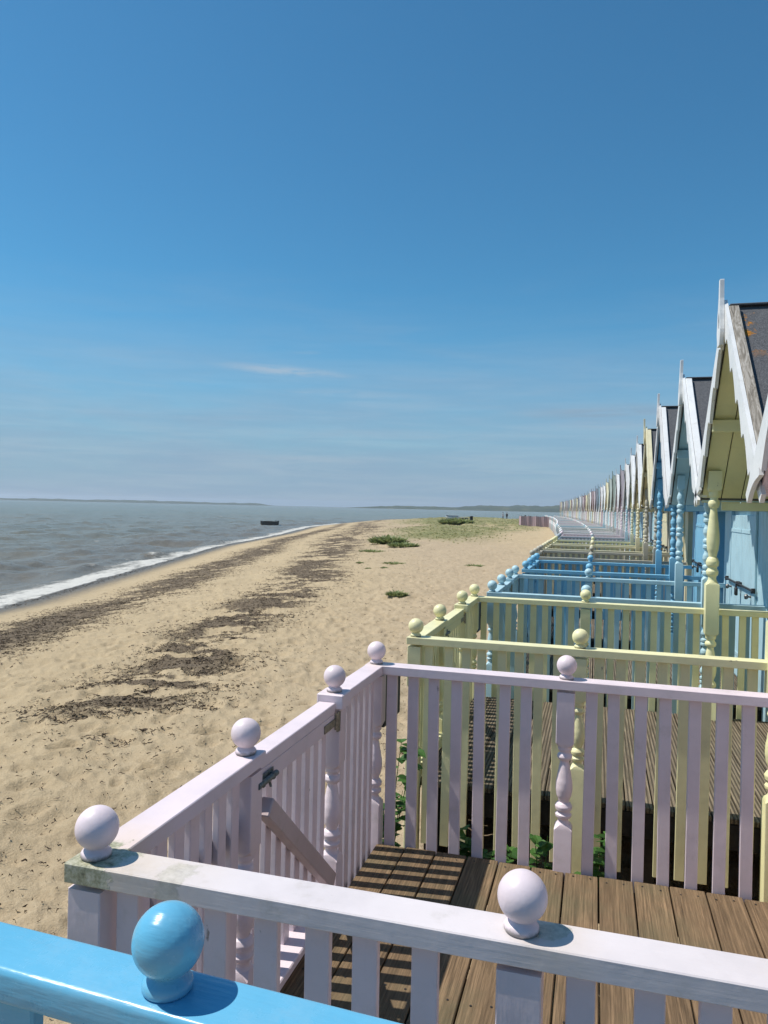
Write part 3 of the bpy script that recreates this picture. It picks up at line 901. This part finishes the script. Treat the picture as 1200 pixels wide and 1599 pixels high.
def ground(x, y):
    x = np.atleast_1d(np.asarray(x, float)); y = np.atleast_1d(np.asarray(y, float))
    dd = shore(x, y); rr = np.hypot(x, y)
    z = base_height(dd) + sstep(1, 5, dd) * (1 - sstep(60, 110, rr) * .5) * ((fbm(x * .35, y * .35, 3, 2) - .5) * .22 + (fbm(x * 1.7, y * 1.7, 4, 3) - .5) * .10 + (fbm(x * 6, y * 6, 3, 4) - .5) * .038)
    z += sstep(5, 9, dd) * sstep(45, 10, rr) * (pits(x, y, .50, 40, .12, .038) + pits(x + 7.3, y + 1.7, .33, 60, .075, .025))
    g = grass_amount(x, y, dd)
    return z + g * (.12 + .55 * fbm(x * .12, y * .08, 3, 72) * sstep(60, 120, y))

# ---- sea
def mat_sea():
    k = N('estuary_water')
    p = k.coord(scale=(1.0, .55, 1))
    sh = k.attr('shore').outputs['Fac']; crest = k.attr('crest').outputs['Fac']; foam_a = k.attr('foam').outputs['Fac']
    n1 = k.noise(k.coord(), .05, 4, .6); n2 = k.noise(p, .9, 6, .65); n3 = k.noise(p, 5.5, 5, .7)
    deep = k.ramp(n1, [(.35, (.165, .178, .140)), (.65, (.21, .20, .15))])
    shal = k.ramp(n2, [(.35, (.13, .115, .09)), (.65, (.20, .175, .135))])
    col = k.mix(k.step(sh, -22, -1), deep, shal)
    col = k.mix(k.math('MULTIPLY', k.step(sh, -120, -15), .45), col, (.20, .182, .15))
    lace = k.noise(k.coord(scale=(1, .6, 1)), 1.6, 8, .78)
    f = k.math('ADD', foam_a, k.math('MULTIPLY', k.math('SUBTRACT', lace, .5), 1.7))
    f = k.step(f, .40, .80)
    cap = k.math('MULTIPLY', k.step(k.noise(k.coord(scale=(.55, 1.4, 1)), .33, 6, .62), .69, .73), k.step(lace, .42, .6))
    f = k.math('MAXIMUM', f, k.math('MULTIPLY', cap, .55))
    col = k.mix(k.math('MULTIPLY', f, .92), col, (.62, .60, .55))
    h = k.math('ADD', k.math('MULTIPLY', n2, 1.0), k.math('MULTIPLY', n3, .30))
    h = k.math('ADD', h, k.math('MULTIPLY', f, .25))
    rough = k.mix(f, (.22,) * 3, (.8,) * 3)
    m = k.fin(col, rough, k.bump(h, .75, .30), .16)
    k.b.inputs['IOR'].default_value = 1.33
    return m
M_SEA = mat_sea()
fine = np.radians(np.linspace(-34, 14, 520)); c1b = np.radians(np.concatenate([np.arange(14.3, 40, .4), np.arange(40, 180.1, 2.0)]))
X, Y, RR = polar(fine, (c0, c1b), 8, 5200, .0085)
d = shore(X, Y)
Zs = np.zeros(X.shape)
rng = np.random.RandomState(4)
fade = 1 / (1 + (RR / 260) ** 2)
for k in range(22):
    lam = 1.6 * 1.22 ** k * (1 + .1 * rng.randn()); lam = min(lam, 16)
    an = rng.normal(R(-8), .45)                      # travelling towards the beach (+X)
    ph = rng.rand() * 6.28
    c = np.sin((X * math.cos(an) + Y * math.sin(an)) * 2 * math.pi / lam + ph + 1.2 * fbm(X * .05, Y * .05, 2, k))
    Zs += .020 * lam ** .62 * (np.abs(c) * -1.2 + .6 + .4 * c) * np.exp(-(RR * .012 / lam) ** 2)
Zs *= fade * sstep(0.5, -6, d) * .85 + .05
# breakers running up the beach
wob = (fbm(X * .10, Y * .06, 3, 81) - .5) * 5
foam = np.zeros(X.shape); crest = np.zeros(X.shape)
for off, amp, lo, sd in ((-2.4, .42, .50, 90), (-5.5, .26, .63, 94)):
    prof = d - off + wob * .55
    shape = np.where(prof > 0, np.exp(-(prof / .45) ** 2), np.exp(-(prof / 1.5) ** 2))
    act = sum(q * np.exp(-((Y - yc) / ww) ** 2) for yc, ww, q in ({90: ((41, 4.0, 1.0), (33, 2.6, .6), (62, 6, .5)), 94: ((26, 2.2, .5), (47, 3.5, .35))}[sd])) * sstep(.18, .42, fbm(X * .5, Y * .22, 3, sd))
    Zs += amp * shape * act
    foam = np.maximum(foam, act * np.exp(-((prof - .15) / .45) ** 2) * .80)
    crest = np.maximum(crest, shape * act)
edge = d + wob * .25
foam = np.maximum(foam, .60 * sstep(-2.8, -.5, edge) + .42 * sstep(-6.5, -2.0, edge) * fbm(X * .5, Y * .35, 4, 88))
Zs = Zs + np.where(edge > -1.4, .05 * fbm(X * 2, Y * 2, 3, 66), 0)
sea = link('sea_water', grid_mesh('sea_water', X, Y, SEA + Zs, {'shore': d, 'foam': foam, 'crest': crest}, M_SEA))
props(sea, 'grey-green estuary water with small waves and foam at the edge', 'sea', kind='structure')

# ---- weed lines as real strands and crumbs on the sand
def strands(name, n, ylo, yhi, thr, lmin, lmax, mat, seed, dens='wrack'):
    rg = np.random.RandomState(seed); v, f = [], []
    tries = 0
    while len(f) < n * 3 and tries < 60:
        tries += 1
        r = np.exp(rg.uniform(math.log(ylo), math.log(yhi), 20000)); a_ = rg.uniform(R(-33), R(4), 20000) - R(15.89)
        x = r * np.sin(a_); y = r * np.cos(a_); dd = shore(x, y)
        p_ = wrack_amount(x, y, dd) if dens == 'wrack' else sstep(6, 12, dd) * .5
        ok = (rg.rand(20000) < p_ ** 1.3) & (p_ > thr) & (dd > .2) & (x < -1.3)
        x, y, r = x[ok], y[ok], r[ok]
        z = ground(x, y)
        for xx, yy_, zz, rr in zip(x, y, z, r):
            if len(f) >= n * 3: break
            L = rg.uniform(lmin, lmax) * (1 + rr * .03); wd = L * rg.uniform(.08, .22); h = rg.rand() * 6.28; b = rg.uniform(-1, 1)
            base = len(v)
            for k in range(4):
                t = k / 3 - .5; an = h + b * t
                cx = xx + math.cos(an) * t * L; cy = yy_ + math.sin(an) * t * L
                cz = zz + .003 + .016 * rg.rand() * (1 + rr * .02)
                ww = wd * (1 - abs(t) * 1.2)
                v.append((cx - math.sin(an) * ww / 2, cy + math.cos(an) * ww / 2, cz + rg.uniform(0, .012)))
                v.append((cx + math.sin(an) * ww / 2, cy - math.cos(an) * ww / 2, cz))
            for k in range(3): f.append([base + 2 * k, base + 2 * k + 1, base + 2 * k + 3, base + 2 * k + 2])
    me = D.meshes.new(name); me.from_pydata(v, [], f); me.materials.append(mat)
    return link(name, me)
k = N('dried_seaweed'); isl = k.n('NewGeometry').outputs['Random Per Island']
M_WEED = k.fin(k.ramp(isl, [(0, (.03, .021, .015)), (.5, (.085, .06, .042)), (.8, (.17, .125, .085)), (1, (.30, .23, .15))]), .85, None, .2)
o = strands('seaweed', 36000, 5, 90, .08, .012, .065, M_WEED, 3)
props(o, 'dark dried seaweed strewn in broken lines along the beach', 'seaweed', kind='stuff')
o = strands('beach_debris', 2600, 3.0, 45, .0, .006, .045, M_WEED, 8, 'scatter')
props(o, 'small dark twigs and crumbs scattered over the pale sand', 'debris', kind='stuff')

# ---- vegetation
def leaf_mat(name, a, b, c):
    k = N(name); isl = k.n('NewGeometry').outputs['Random Per Island']
    col = k.ramp(isl, [(0, a), (.55, b), (1, c)])
    k.b.inputs['Subsurface Weight'].default_value = 0
    m = k.fin(col, .5, None, .3)
    tr = k.n('BsdfTranslucent'); k.l(col, tr.inputs[0])
    ms = k.n('MixShader'); ms.inputs[0].default_value = .38
    k.l(k.b.outputs[0], ms.inputs[1]); k.l(tr.outputs[0], ms.inputs[2]); k.l(ms.outputs[0], k.out.inputs[0])
    return m
M_LEAF = leaf_mat('green_leaves', (.035, .095, .02), (.07, .17, .035), (.13, .26, .06))
M_KALE = leaf_mat('grey_green_leaves', (.16, .20, .065), (.24, .285, .11), (.33, .36, .18))
M_BLADE = leaf_mat('dune_grass_blades', (.20, .22, .08), (.30, .29, .12), (.42, .37, .2))

def leaf(v, f, p, dirv, up, L, W, curl=.25):
    p, dirv, up = Vector(p), Vector(dirv).normalized(), Vector(up)
    s = dirv.cross(up).normalized(); nrm = s.cross(dirv)
    b = len(v)
    prof = [(0, .05), (.25, .8), (.5, 1), (.78, .62), (1, .04)]
    for t, w in prof:
        c = p + dirv * (L * t) - nrm * (curl * L * t * t)
        v.append(tuple(c + s * W * w * .5 + nrm * W * .12 * w)); v.append(tuple(c)); v.append(tuple(c - s * W * w * .5 + nrm * W * .12 * w))
    for k in range(4):
        q = b + 3 * k; f.append([q, q + 1, q + 4, q + 3]); f.append([q + 1, q + 2, q + 5, q + 4])

def weed(loc, h, spread, n, label, seed, group=None):
    rg = random.Random(seed); v, f = [], []; st = MB()
    for sidx in range(max(3, n // 7)):
        an = rg.uniform(0, 6.28); ln = rg.uniform(.2, 1) * spread; hh = h * rg.uniform(.55, 1)
        pts = []
        for k in range(5):
            t = k / 4
            pts.append((math.cos(an) * ln * t ** 1.3, math.sin(an) * ln * t ** 1.3, hh * t ** .8))
        st.tube(pts, [.004, .0035, .003, .0025, .0015], 5)
        for j in range(16):
            t = rg.uniform(.45, 1); q = min(3, int(t * 4)); u = t * 4 - q
            p = Vector(pts[q]).lerp(Vector(pts[q + 1]), u); a2 = rg.uniform(0, 6.28)
            leaf(v, f, p, (math.cos(a2), math.sin(a2), rg.uniform(-.1, .6)), (rg.uniform(-.3, .3), rg.uniform(-.3, .3), 1), rg.uniform(.05, .085), rg.uniform(.04, .065))
    th_ = empty('weed_plant', loc)
    props(th_, label, 'weed', group)
    st.build('stem', M_LEAF, th_)
    MB().add(v, f).build('foliage', M_LEAF, th_)
gw = 'weeds growing between the lilac and yellow verandas'
weed((-1.02, 3.78, 0), .98, .20, 60, 'tallest leafy weed climbing beside the far corner post of the lilac railing', 1, gw)
weed((-.93, 3.70, .0), .52, .16, 40, 'low weed at the foot of the lilac corner post, under the tallest weed', 9, gw)
for k, (x, h, s_, lab) in enumerate([(-.60, .62, .07, 'small weed sprig low between lilac pickets, leftmost along the deck edge'),
        (-.40, .60, .08, 'weed sprig behind the lilac pickets, second from the left along the deck edge'),
        (-.21, .66, .09, 'leafy weed behind the pickets just left of the lilac middle post'),
        (.02, .70, .11, 'bushy weed right beside the lilac middle post, on its right'),
        (-.52, .55, .06, 'tiny weed sprig between the two leftmost sprigs behind the lilac pickets')]):
    weed((x, 3.60, 0), h, s_, 30 + 10 * (k == 3), lab, 20 + k, gw)

def tuft(x, y, rad, h, label, seed, mat=M_KALE, n=260):
    rg = random.Random(seed); v, f = [], []
    rad *= .62; h *= .8
    for j in range(n):
        rr = rad * math.sqrt(rg.random()); a2 = rg.uniform(0, 6.28)
        p = (rr * math.cos(a2) * 1.5, rr * math.sin(a2), .0 + h * .35 * (1 - rr / rad) * rg.random())
        leaf(v, f, p, (math.cos(a2) * rg.uniform(.2, 1), math.sin(a2) * rg.uniform(.2, 1), rg.uniform(.3, 1.2)), (0, 0, 1), h * rg.uniform(.4, .8), h * rg.uniform(.14, .3), .3)
    z = float(ground(x, y)[0])
    th_ = empty('beach_plant', (x, y, z - .02))
    props(th_, label, 'plant', 'low plants dotted over the beach')
    MB().add(v, f).build('foliage', mat, th_)
tuft(-4.87, 18.5, .28, .26, 'nearest clump of grey-green plant alone on the sand', 1)
tuft(-4.55, 29.2, .42, .20, 'lone green plant on the sand closest to the veranda railings', 2)
tuft(-7.9, 29.5, .50, .20, 'wide low plant clump on the sand left of the lone railing-side plant', 3)
tuft(-7.6, 27.0, .16, .15, 'smallest plant sprig just in front of the wide low clump', 4)
tuft(-9.3, 29.2, .14, .16, 'small plant sprig left of the wide low clump', 5)
tuft(-8.2, 26.8, .10, .12, 'tiny plant sprig nearest the smallest sprig, to its left', 6)
tuft(-12.2, 44.0, 1.1, .95, 'bright green bush at the near left end of the dune grass', 7, M_KALE, 500)
tuft(-10.6, 41.5, .9, .55, 'dark low bush right of the bright green bush', 8, M_KALE, 420)
tuft(-11.0, 36.5, .7, .26, 'ragged plant clump standing nearer than the dune bushes', 11, M_KALE, 320)
tuft(-17.5, 96.0, 2.2, 1.5, 'rounded green bush far back on the dune grass', 12, M_KALE, 600)

def blades(name, n, seed, mat):
    rg = np.random.RandomState(seed); v, f = [], []
    cnt = 0
    while cnt < n:
        r = np.exp(rg.uniform(math.log(38), math.log(185), 8000)); a_ = rg.uniform(R(-14), R(14), 8000) - R(15.89) + R(2)
        x = r * np.sin(a_); y = r * np.cos(a_); dd = shore(x, y); g = grass_amount(x, y, dd)
        ok = rg.rand(8000) < g
        x, y = x[ok], y[ok]; z = ground(x, y)
        for xx, yy_, zz in zip(x, y, z):
            if cnt >= n: break
            h = rg.uniform(.03, .10); b = len(v); an = rg.rand() * 6.28; w = .03 + .0006 * yy_; lx, ly = rg.uniform(-.35, .35, 2)
            dx, dy = math.cos(an) * w, math.sin(an) * w
            v += [(xx - dx, yy_ - dy, zz - .03), (xx + dx, yy_ + dy, zz - .03), (xx + dx * .6 + lx * .5, yy_ + dy * .6 + ly * .5, zz + h * .6), (xx + lx, yy_ + ly, zz + h)]
            f += [[b, b + 1, b + 2, b + 3]]; cnt += 1
    me = D.meshes.new(name); me.from_pydata(v, [], f); me.materials.append(mat)
    return link(name, me)
o = blades('dune_grass', 4500, 5, M_BLADE)
props(o, 'yellow-green dune grass covering the low spit in the distance', 'grass', kind='stuff')

# ---- far shores across the water
def far_land(name, az0, az1, dist, hmin, hmax, seed, label):
    """long low wooded shore: ridge with depth, bumpy tree line"""
    na, nd = 420, 12
    a_ = np.radians(np.linspace(az0, az1, na)) - R(15.89); w = np.linspace(0, 1, nd)
    A, W_ = np.meshgrid(a_, w)
    r = dist * (1 + .12 * W_)
    x, y = r * np.sin(A), r * np.cos(A)
    u = (A - a_[0]) / (a_[-1] - a_[0])
    env = sstep(0, .12, u) * sstep(1.0, .93, u) * (.45 + .55 * sstep(.0, .6, u))
    n = fbm(x * .0035, y * .0035, 3, seed); n2 = fbm(x * .02, y * .02, 4, seed + 5)
    h = (hmin + (hmax - hmin) * n) * (.45 + .9 * n2) * env * np.minimum(1, .25 + W_ * 2.2) * (W_ > .001)
    k = N(name + '_woods')
    col = k.ramp(k.noise(k.coord(), .02, 5, .7), [(.35, (.028, .045, .022)), (.55, (.05, .068, .03)), (.72, (.15, .14, .07))])
    m = k.fin(col, .9, None, .1)
    o_ = link(name, grid_mesh(name, x, y, SEA - .3 + h, {}, m))
    props(o_, label, 'far shore', kind='structure')
far_land('far_hills', -3.5, 30, 2300, 12, 26, 3, 'low wooded far shore across the water')
far_land('far_coast', -36, -8, 3300, 6, 13, 9, 'faint low coast on the horizon at left')

# ------------------------------------------------------------------ small far things
def at(x, y): return (x, y, float(ground(x, y)[0]))
# windbreak of striped cloth on five poles
k = N('striped_windbreak_cloth')
wv = k.n('TexWave'); wv.wave_type = 'BANDS'; wv.bands_direction = 'X'; wv.inputs['Scale'].default_value = 1.3; wv.inputs['Distortion'].default_value = .3
k.l(k.coord(), wv.inputs[0])
M_CLOTH = k.fin(k.ramp(wv.outputs[1], [(.2, (.40, .27, .29)), (.6, (.55, .43, .43)), (.85, (.46, .33, .35))]), .9)
wb = empty('windbreak', at(-9.25, 96.5))
props(wb, 'pinkish cloth windbreak on poles at the far end of the railings', 'windbreak')
pts = [(-.35, 1.1), (0, 0), (.95, .12), (1.9, .0), (2.85, .12), (3.85, .05)]
for p, q in zip(pts[:-1], pts[1:]):
    v, f = [], []
    for k2 in range(9):
        t = k2 / 8; x_ = p[0] + (q[0] - p[0]) * t; y_ = p[1] + (q[1] - p[1]) * t + .10 * math.sin(math.pi * t)
        for s2 in range(4):
            zz = .06 + 1.34 * s2 / 3 - .05 * math.sin(math.pi * t) * (1 if s2 == 3 else 0)
            v += [(x_, y_, zz), (x_, y_ + .012, zz)]
    for k2 in range(8):
        for s2 in range(3):
            b0 = k2 * 8 + s2 * 2
            f += [[b0, b0 + 8, b0 + 10, b0 + 2], [b0 + 1, b0 + 3, b0 + 11, b0 + 9]]
    MB().add(v, f).build('cloth_panel', M_CLOTH, wb)
for p in pts: MB().tube([(p[0], p[1] + .03, -.3), (p[0], p[1] + .03, 1.48)], .022, 8).build('pole', M_STILT, wb)

# people
def person(loc, rz, label, top, legs, sit=False, hair=(.05, .035, .025)):
    bm = bmesh.new()
    if not sit:
        J = [((0, 0, .95), .14), ((0, 0, 1.15), .135), ((0, 0, 1.35), .16), ((0, 0, 1.47), .07), ((0, 0, 1.55), .075), ((0, -.01, 1.66), .095),
             ((.19, 0, 1.38), .06), ((.25, .02, 1.12), .045), ((.24, -.05, .88), .035), ((-.19, 0, 1.38), .06), ((-.25, .02, 1.12), .045), ((-.23, -.05, .88), .035),
             ((.10, 0, .86), .09), ((.11, -.02, .48), .06), ((.11, .02, .08), .045), ((.12, -.12, .04), .04), ((-.10, 0, .86), .09), ((-.12, .05, .48), .06), ((-.12, .10, .08), .045), ((-.13, -.04, .04), .04)]
    else:
        J = [((0, 0, .50), .15), ((0, .02, .70), .14), ((0, .04, .92), .16), ((0, .03, 1.04), .07), ((0, .02, 1.12), .075), ((0, 0, 1.22), .095),
             ((.19, .03, .95), .06), ((.25, .0, .70), .045), ((.20, -.18, .58), .035), ((-.19, .03, .95), .06), ((-.25, .0, .70), .045), ((-.20, -.18, .58), .035),
             ((.10, -.05, .48), .09), ((.12, -.45, .48), .065), ((.12, -.46, .08), .045), ((.12, -.58, .04), .04), ((-.10, -.05, .48), .09), ((-.12, -.45, .48), .065), ((-.12, -.46, .08), .045), ((-.12, -.58, .04), .04)]
    E = [(0, 1), (1, 2), (2, 3), (3, 4), (4, 5), (2, 6), (6, 7), (7, 8), (2, 9), (9, 10), (10, 11), (0, 12), (12, 13), (13, 14), (14, 15), (0, 16), (16, 17), (17, 18), (18, 19)]
    me = D.meshes.new('person'); me.from_pydata([j[0] for j in J], E, [])
    o_ = link('person', me, None, loc, (0, 0, rz))
    md = o_.modifiers.new('skin', 'SKIN'); sv = me.skin_vertices[0].data
    for q, (_, r_) in zip(sv, J): q.radius = (r_, r_)
    sv[0].use_root = True
    o_.modifiers.new('sub', 'SUBSURF').levels = 1; o_.modifiers['sub'].render_levels = 1
    zs = (.80, 1.46) if not sit else (.52, 1.03)
    k = N('clothed_figure'); s_ = k.n('SeparateXYZ'); c_ = k.n('TexCoord'); k.l(c_.outputs['Object'], s_.inputs[0])
    col = k.mix(k.step(s_.outputs[2], zs[0], zs[0] + .02), legs, top)
    col = k.mix(k.step(s_.outputs[2], zs[1], zs[1] + .02), col, (.45, .28, .20))
    ma = k.fin(col, .8); me.materials.append(ma)
    hz = 1.70 if not sit else 1.26
    MB().lathe([(.06, -.09), (.098, -.03), (.10, .02), (.075, .065), (.01, .085)], 12).build('hair', mat_simple('hair', hair, .7), o_, loc=(0, .012 if not sit else .02, hz), smooth=True)
    props(o_, label, 'person')
    return o_
person(at(-20.6, 172), .6, 'far person in a pale top standing on the grass, left of the dark-clothed one', (.62, .62, .64), (.10, .11, .14))
person(at(-19.7, 172), -.4, 'far person in dark clothes standing on the grass beside the pale-topped one', (.02, .02, .025), (.025, .025, .03))
person(at(-8.95, 99.0)[:2] + (.22,), 2.9, 'person in a white top sitting behind the windbreak', (.75, .75, .75), (.1, .1, .12), True)
person(at(-8.3, 99.2)[:2] + (.12,), 3.3, 'person in a dark top sitting behind the windbreak, right of the white-topped one', (.03, .03, .04), (.05, .05, .07), True)

# boats
def dinghy(loc, rz, L, B, H, outer, inner, label, cat='boat', name='rowing_boat', seats=True, tilt=0.0):
    th_ = empty(name, loc, rz); th_.rotation_euler[0] = tilt
    props(th_, label, cat)
    n = 15; v, f = [], []
    secs = []
    for k2 in range(n):
        t = k2 / (n - 1); x_ = (t - .5) * L
        wd = B / 2 * (math.sin(math.pi * min(1, .18 + t * .82 * .62 + .0)) if t < .5 else max(.03, 1 - ((t - .5) * 2) ** 2.4))
        sheer = H * (1 + .25 * (2 * t - 1) ** 2)
        secs.append([(x_, -wd, sheer), (x_, -wd * .86, H * .45), (x_, -wd * .5, H * .08), (x_, 0, .0 if t < .85 else H * .25 * (t - .85) / .15), (x_, wd * .5, H * .08), (x_, wd * .86, H * .45), (x_, wd, sheer)])
    for s2 in secs: v += s2
    for k2 in range(n - 1):
        for j in range(6): f.append([k2 * 7 + j, k2 * 7 + j + 1, k2 * 7 + 8 + j, k2 * 7 + 7 + j])
    f.append([0, 6, 5, 4, 3, 2, 1])
    me = MB().add(v, f).mesh('hull', outer, angle=50)
    h_ = link('hull', me, th_); md = h_.modifiers.new('thick', 'SOLIDIFY'); md.thickness = .04; md.offset = 1
    for s2 in (-1, 1):
        MB().tube([q[0] if s2 < 0 else q[6] for q in secs], .04, 6).build('gunwale', inner, th_)
    if seats:
        for t in (.3, .6):
            q = secs[int(t * (n - 1))]; MB().box(q[0][0] - .12, q[0][0] + .12, q[0][1] * .92, q[6][1] * .92, H * .62, H * .68, .004).build('seat', inner, th_)
    return th_
M_BW = mat_simple('white_hull_paint', (.70, .70, .69), .4, .1, 6); M_BD = mat_simple('dark_tarred_hull', (.025, .024, .024), .6, .3, 8); M_BG = mat_simple('grey_hull_paint', (.30, .31, .32), .5, .2, 8)
dinghy(at(-23.9, 127.0), R(12), 2.1, 1.0, .45, M_BW, M_BD, 'white rowing boat with a dark rim drawn up on the far grass', tilt=R(14))
dinghy(at(-22.0, 127.6), R(-18), 1.6, .9, .35, M_BD, M_BG, 'dark rowing boat lying right beside the white boat on the far grass', tilt=R(-16))
M_BARGE = mat_simple('weathered_dark_hull', (.075, .068, .06), .75, .4, 5)
# low dark barge lying off the beach
bg = empty('moored_barge', (-55.8, 122.0, SEA - .22), R(14)); bg.scale = (.82, .82, .82)
props(bg, 'low dark flat barge lying in the water off the beach', 'barge')
v, f = [], []
for x_, w_, z_ in [(-1.9, .7, .62), (-1.5, .9, .45), (1.5, .9, .45), (1.9, .75, .70)]:
    v += [(x_, -w_, z_ + .35), (x_, -w_ * .9, 0.0 if abs(x_) < 1.8 else .25), (x_, w_ * .9, 0.0 if abs(x_) < 1.8 else .25), (x_, w_, z_ + .35)]
for q in range(3):
    for j in range(3): f.append([q * 4 + j, q * 4 + j + 1, q * 4 + 5 + j, q * 4 + 4 + j])
    f.append([q * 4 + 3, q * 4, q * 4 + 4, q * 4 + 7])
f += [[0, 3, 2, 1], [12, 13, 14, 15]]
MB().add(v, f).build('hull', M_BARGE, bg)
MB().box(-1.3, .4, -.55, .55, .74, .93, .03).build('hatch', M_BARGE, bg)
for s2 in (-1, 1): MB().box(-1.75, 1.75, s2 * .86 - .05, s2 * .86 + .05, .76, .86, .01).build('rubbing_strake', M_STILT, bg)
MB().lathe([(.07, 0), (.06, .25), (.09, .27), (.09, .33)], 10).build('bollard', M_IRON, bg, loc=(1.3, .2, .82))
# stump on the grass
stp = MB().lathe([(.30, -.2), (.27, .1), (.24, .45), (.26, .68), (.20, .74), (.01, .76)], 12)
for j, q in enumerate(stp.v): stp.v[j] = (q[0] * (1 + .12 * math.sin(5 * q[2] + j)), q[1] * (1 + .1 * math.cos(j)), q[2])
props(stp.build('timber_stump', M_BD, None, at(-18.8, 116)), 'short dark timber stump standing on the far grass right of the boats', 'stump')

# ---- sea air
hm = D.materials.new('sea_air'); hm.use_nodes = True; hm.node_tree.nodes.clear()
ho = hm.node_tree.nodes.new('ShaderNodeOutputMaterial'); pv = hm.node_tree.nodes.new('ShaderNodeVolumePrincipled')
pv.inputs['Color'].default_value = (.82, .90, 1.0, 1); pv.inputs['Density'].default_value = .00018; pv.inputs['Anisotropy'].default_value = .2
hm.node_tree.links.new(pv.outputs[0], ho.inputs['Volume'])
props(MB().box(-6000, 6000, -6000, 6000, -6, 45, 0).build('haze', hm), 'thin pale sea haze', 'haze', kind='stuff')

# ================================================================== light, sky, camera
W = D.worlds.new('World'); SC.world = W; W.use_nodes = True
nt = W.node_tree; nt.nodes.clear()
sky = nt.nodes.new('ShaderNodeTexSky'); sky.sky_type = 'NISHITA'; sky.sun_disc = False
sky.sun_elevation = R(SUN_EL); sky.sun_rotation = R(-90 - SUN_AZ)
sky.altitude = 0; sky.air_density = 1.0; sky.dust_density = .3; sky.ozone_density = 1.0
bgd = nt.nodes.new('ShaderNodeBackground'); bgd.inputs[1].default_value = .088
out = nt.nodes.new('ShaderNodeOutputWorld')

# deep clear blue aloft, a pale bank of thin haze cloud low over the horizon
class _W(N):
    def __init__(self): self.t = nt
w_ = _W()
blue = w_.mix(1.0, sky.outputs[0], (.40, .95, 1.15), 'MULTIPLY')
tc_ = w_.n('TexCoord'); sp_ = w_.n('SeparateXYZ'); w_.l(tc_.outputs['Generated'], sp_.inputs[0])
st_ = w_.noise(w_.coord('Generated', (2.2, 2.2, 16)), 1.6, 5, .6, dist=.4)
wob_ = w_.math('MULTIPLY', w_.math('SUBTRACT', st_, .5), .16)
el_ = w_.math('ADD', sp_.outputs[2], wob_)
bank = w_.math('ADD', w_.math('MULTIPLY', w_.step(el_, .05, .30, True), .70), w_.math('MULTIPLY', w_.step(el_, -.04, .17, True), .26))
veil = w_.noise(w_.coord('Generated', (3, 3, 40)), 2.0, 5, .65, dist=.6)
hz_ = w_.mix(w_.step(veil, .35, .7), (2.75, 3.95, 5.45), (3.45, 4.5, 5.75))
wisp = w_.math('MULTIPLY', w_.step(w_.noise(w_.coord('Generated', (2.6, 2.6, 30), (.37, .1, .2)), 2.3, 4, .6, dist=.5), .66, .78), w_.math('MULTIPLY', w_.step(sp_.outputs[2], .08, .15), w_.step(sp_.outputs[2], .20, .28, True)))
skyc = w_.mix(bank, blue, hz_)
skyc = w_.mix(w_.math('MULTIPLY', wisp, .25), skyc, (4.3, 5.0, 5.9))
# one thin white wisp over the sea and a long greyer streak above the huts
ragged = w_.noise(w_.coord('Generated', (7, 7, 60)), 2.2, 6, .68, dist=.5)
for (dx_, dz_, sx_, sz_, tilt_, amt_, col_) in ((-.395, .1762, .085, .0065, -.05, .55, (4.9, 5.5, 6.2)), (-.30, .150, .10, .006, -.03, .22, (4.5, 5.2, 6.0)), (.0, .128, .13, .010, .03, .42, (2.7, 3.55, 4.6)), (.03, .112, .16, .008, .02, .30, (4.0, 4.8, 5.8)), (-.22, .098, .2, .007, .0, .25, (4.1, 4.9, 5.9)), (-.38, .062, .12, .006, .0, .30, (4.5, 5.2, 6.0))):
    ax_ = w_.math('DIVIDE', w_.math('SUBTRACT', sp_.outputs[0], dx_), sx_)
    zz_ = w_.math('SUBTRACT', w_.math('SUBTRACT', sp_.outputs[2], dz_), w_.math('MULTIPLY', w_.math('SUBTRACT', sp_.outputs[0], dx_), tilt_))
    az_ = w_.math('DIVIDE', w_.math('ADD', zz_, w_.math('MULTIPLY', w_.math('SUBTRACT', ragged, .5), .012)), sz_)
    rr_ = w_.math('SQRT', w_.math('ADD', w_.math('MULTIPLY', ax_, ax_), w_.math('MULTIPLY', az_, az_)))
    fwd_ = w_.step(sp_.outputs[1], .2, .5)
    mk_ = w_.math('MULTIPLY', w_.math('MULTIPLY', w_.step(rr_, .15, 1.25, True), fwd_), w_.math('MULTIPLY', w_.step(ragged, .25, .6), amt_))
    skyc = w_.mix(mk_, skyc, col_)
w_.l(skyc, bgd.inputs[0])
nt.links.new(bgd.outputs[0], out.inputs[0])

sun = D.lights.new('sun', 'SUN'); sun.energy = 4.3; sun.angle = R(.53); sun.color = (1, .95, .87)
so = D.objects.new('sun', sun); COL.objects.link(so)
el, az = R(SUN_EL), R(SUN_AZ)
to_sun = Vector((-math.cos(el) * math.cos(az), -math.cos(el) * math.sin(az), math.sin(el)))
so.rotation_euler = to_sun.to_track_quat('Z', 'Y').to_euler()

cam = D.cameras.new('camera'); cam.sensor_fit = 'VERTICAL'; cam.sensor_height = 36; cam.lens = 36 * 1165 / 1599
cam.clip_start = .05; cam.clip_end = 30000
co = D.objects.new('camera', cam); COL.objects.link(co)
yaw, pit, rol = 0.277330109, -6.09806747e-03, 2.19028419e-02
F = Vector((-math.sin(yaw) * math.cos(pit), math.cos(yaw) * math.cos(pit), math.sin(pit)))
Rt = Vector((math.cos(yaw), math.sin(yaw), 0)); U = Rt.cross(F)
R2 = math.cos(rol) * Rt + math.sin(rol) * U; U2 = -math.sin(rol) * Rt + math.cos(rol) * U
Mx = Matrix((R2, U2, -F)).transposed().to_4x4(); Mx.translation = (0, 0, CAM_Z)
co.matrix_world = Mx
SC.camera = co

vs_ = SC.view_settings
vs_.view_transform = 'Standard'; vs_.look = 'None'; vs_.exposure = 0.2; vs_.gamma = 1.0; vs_.use_curve_mapping = False
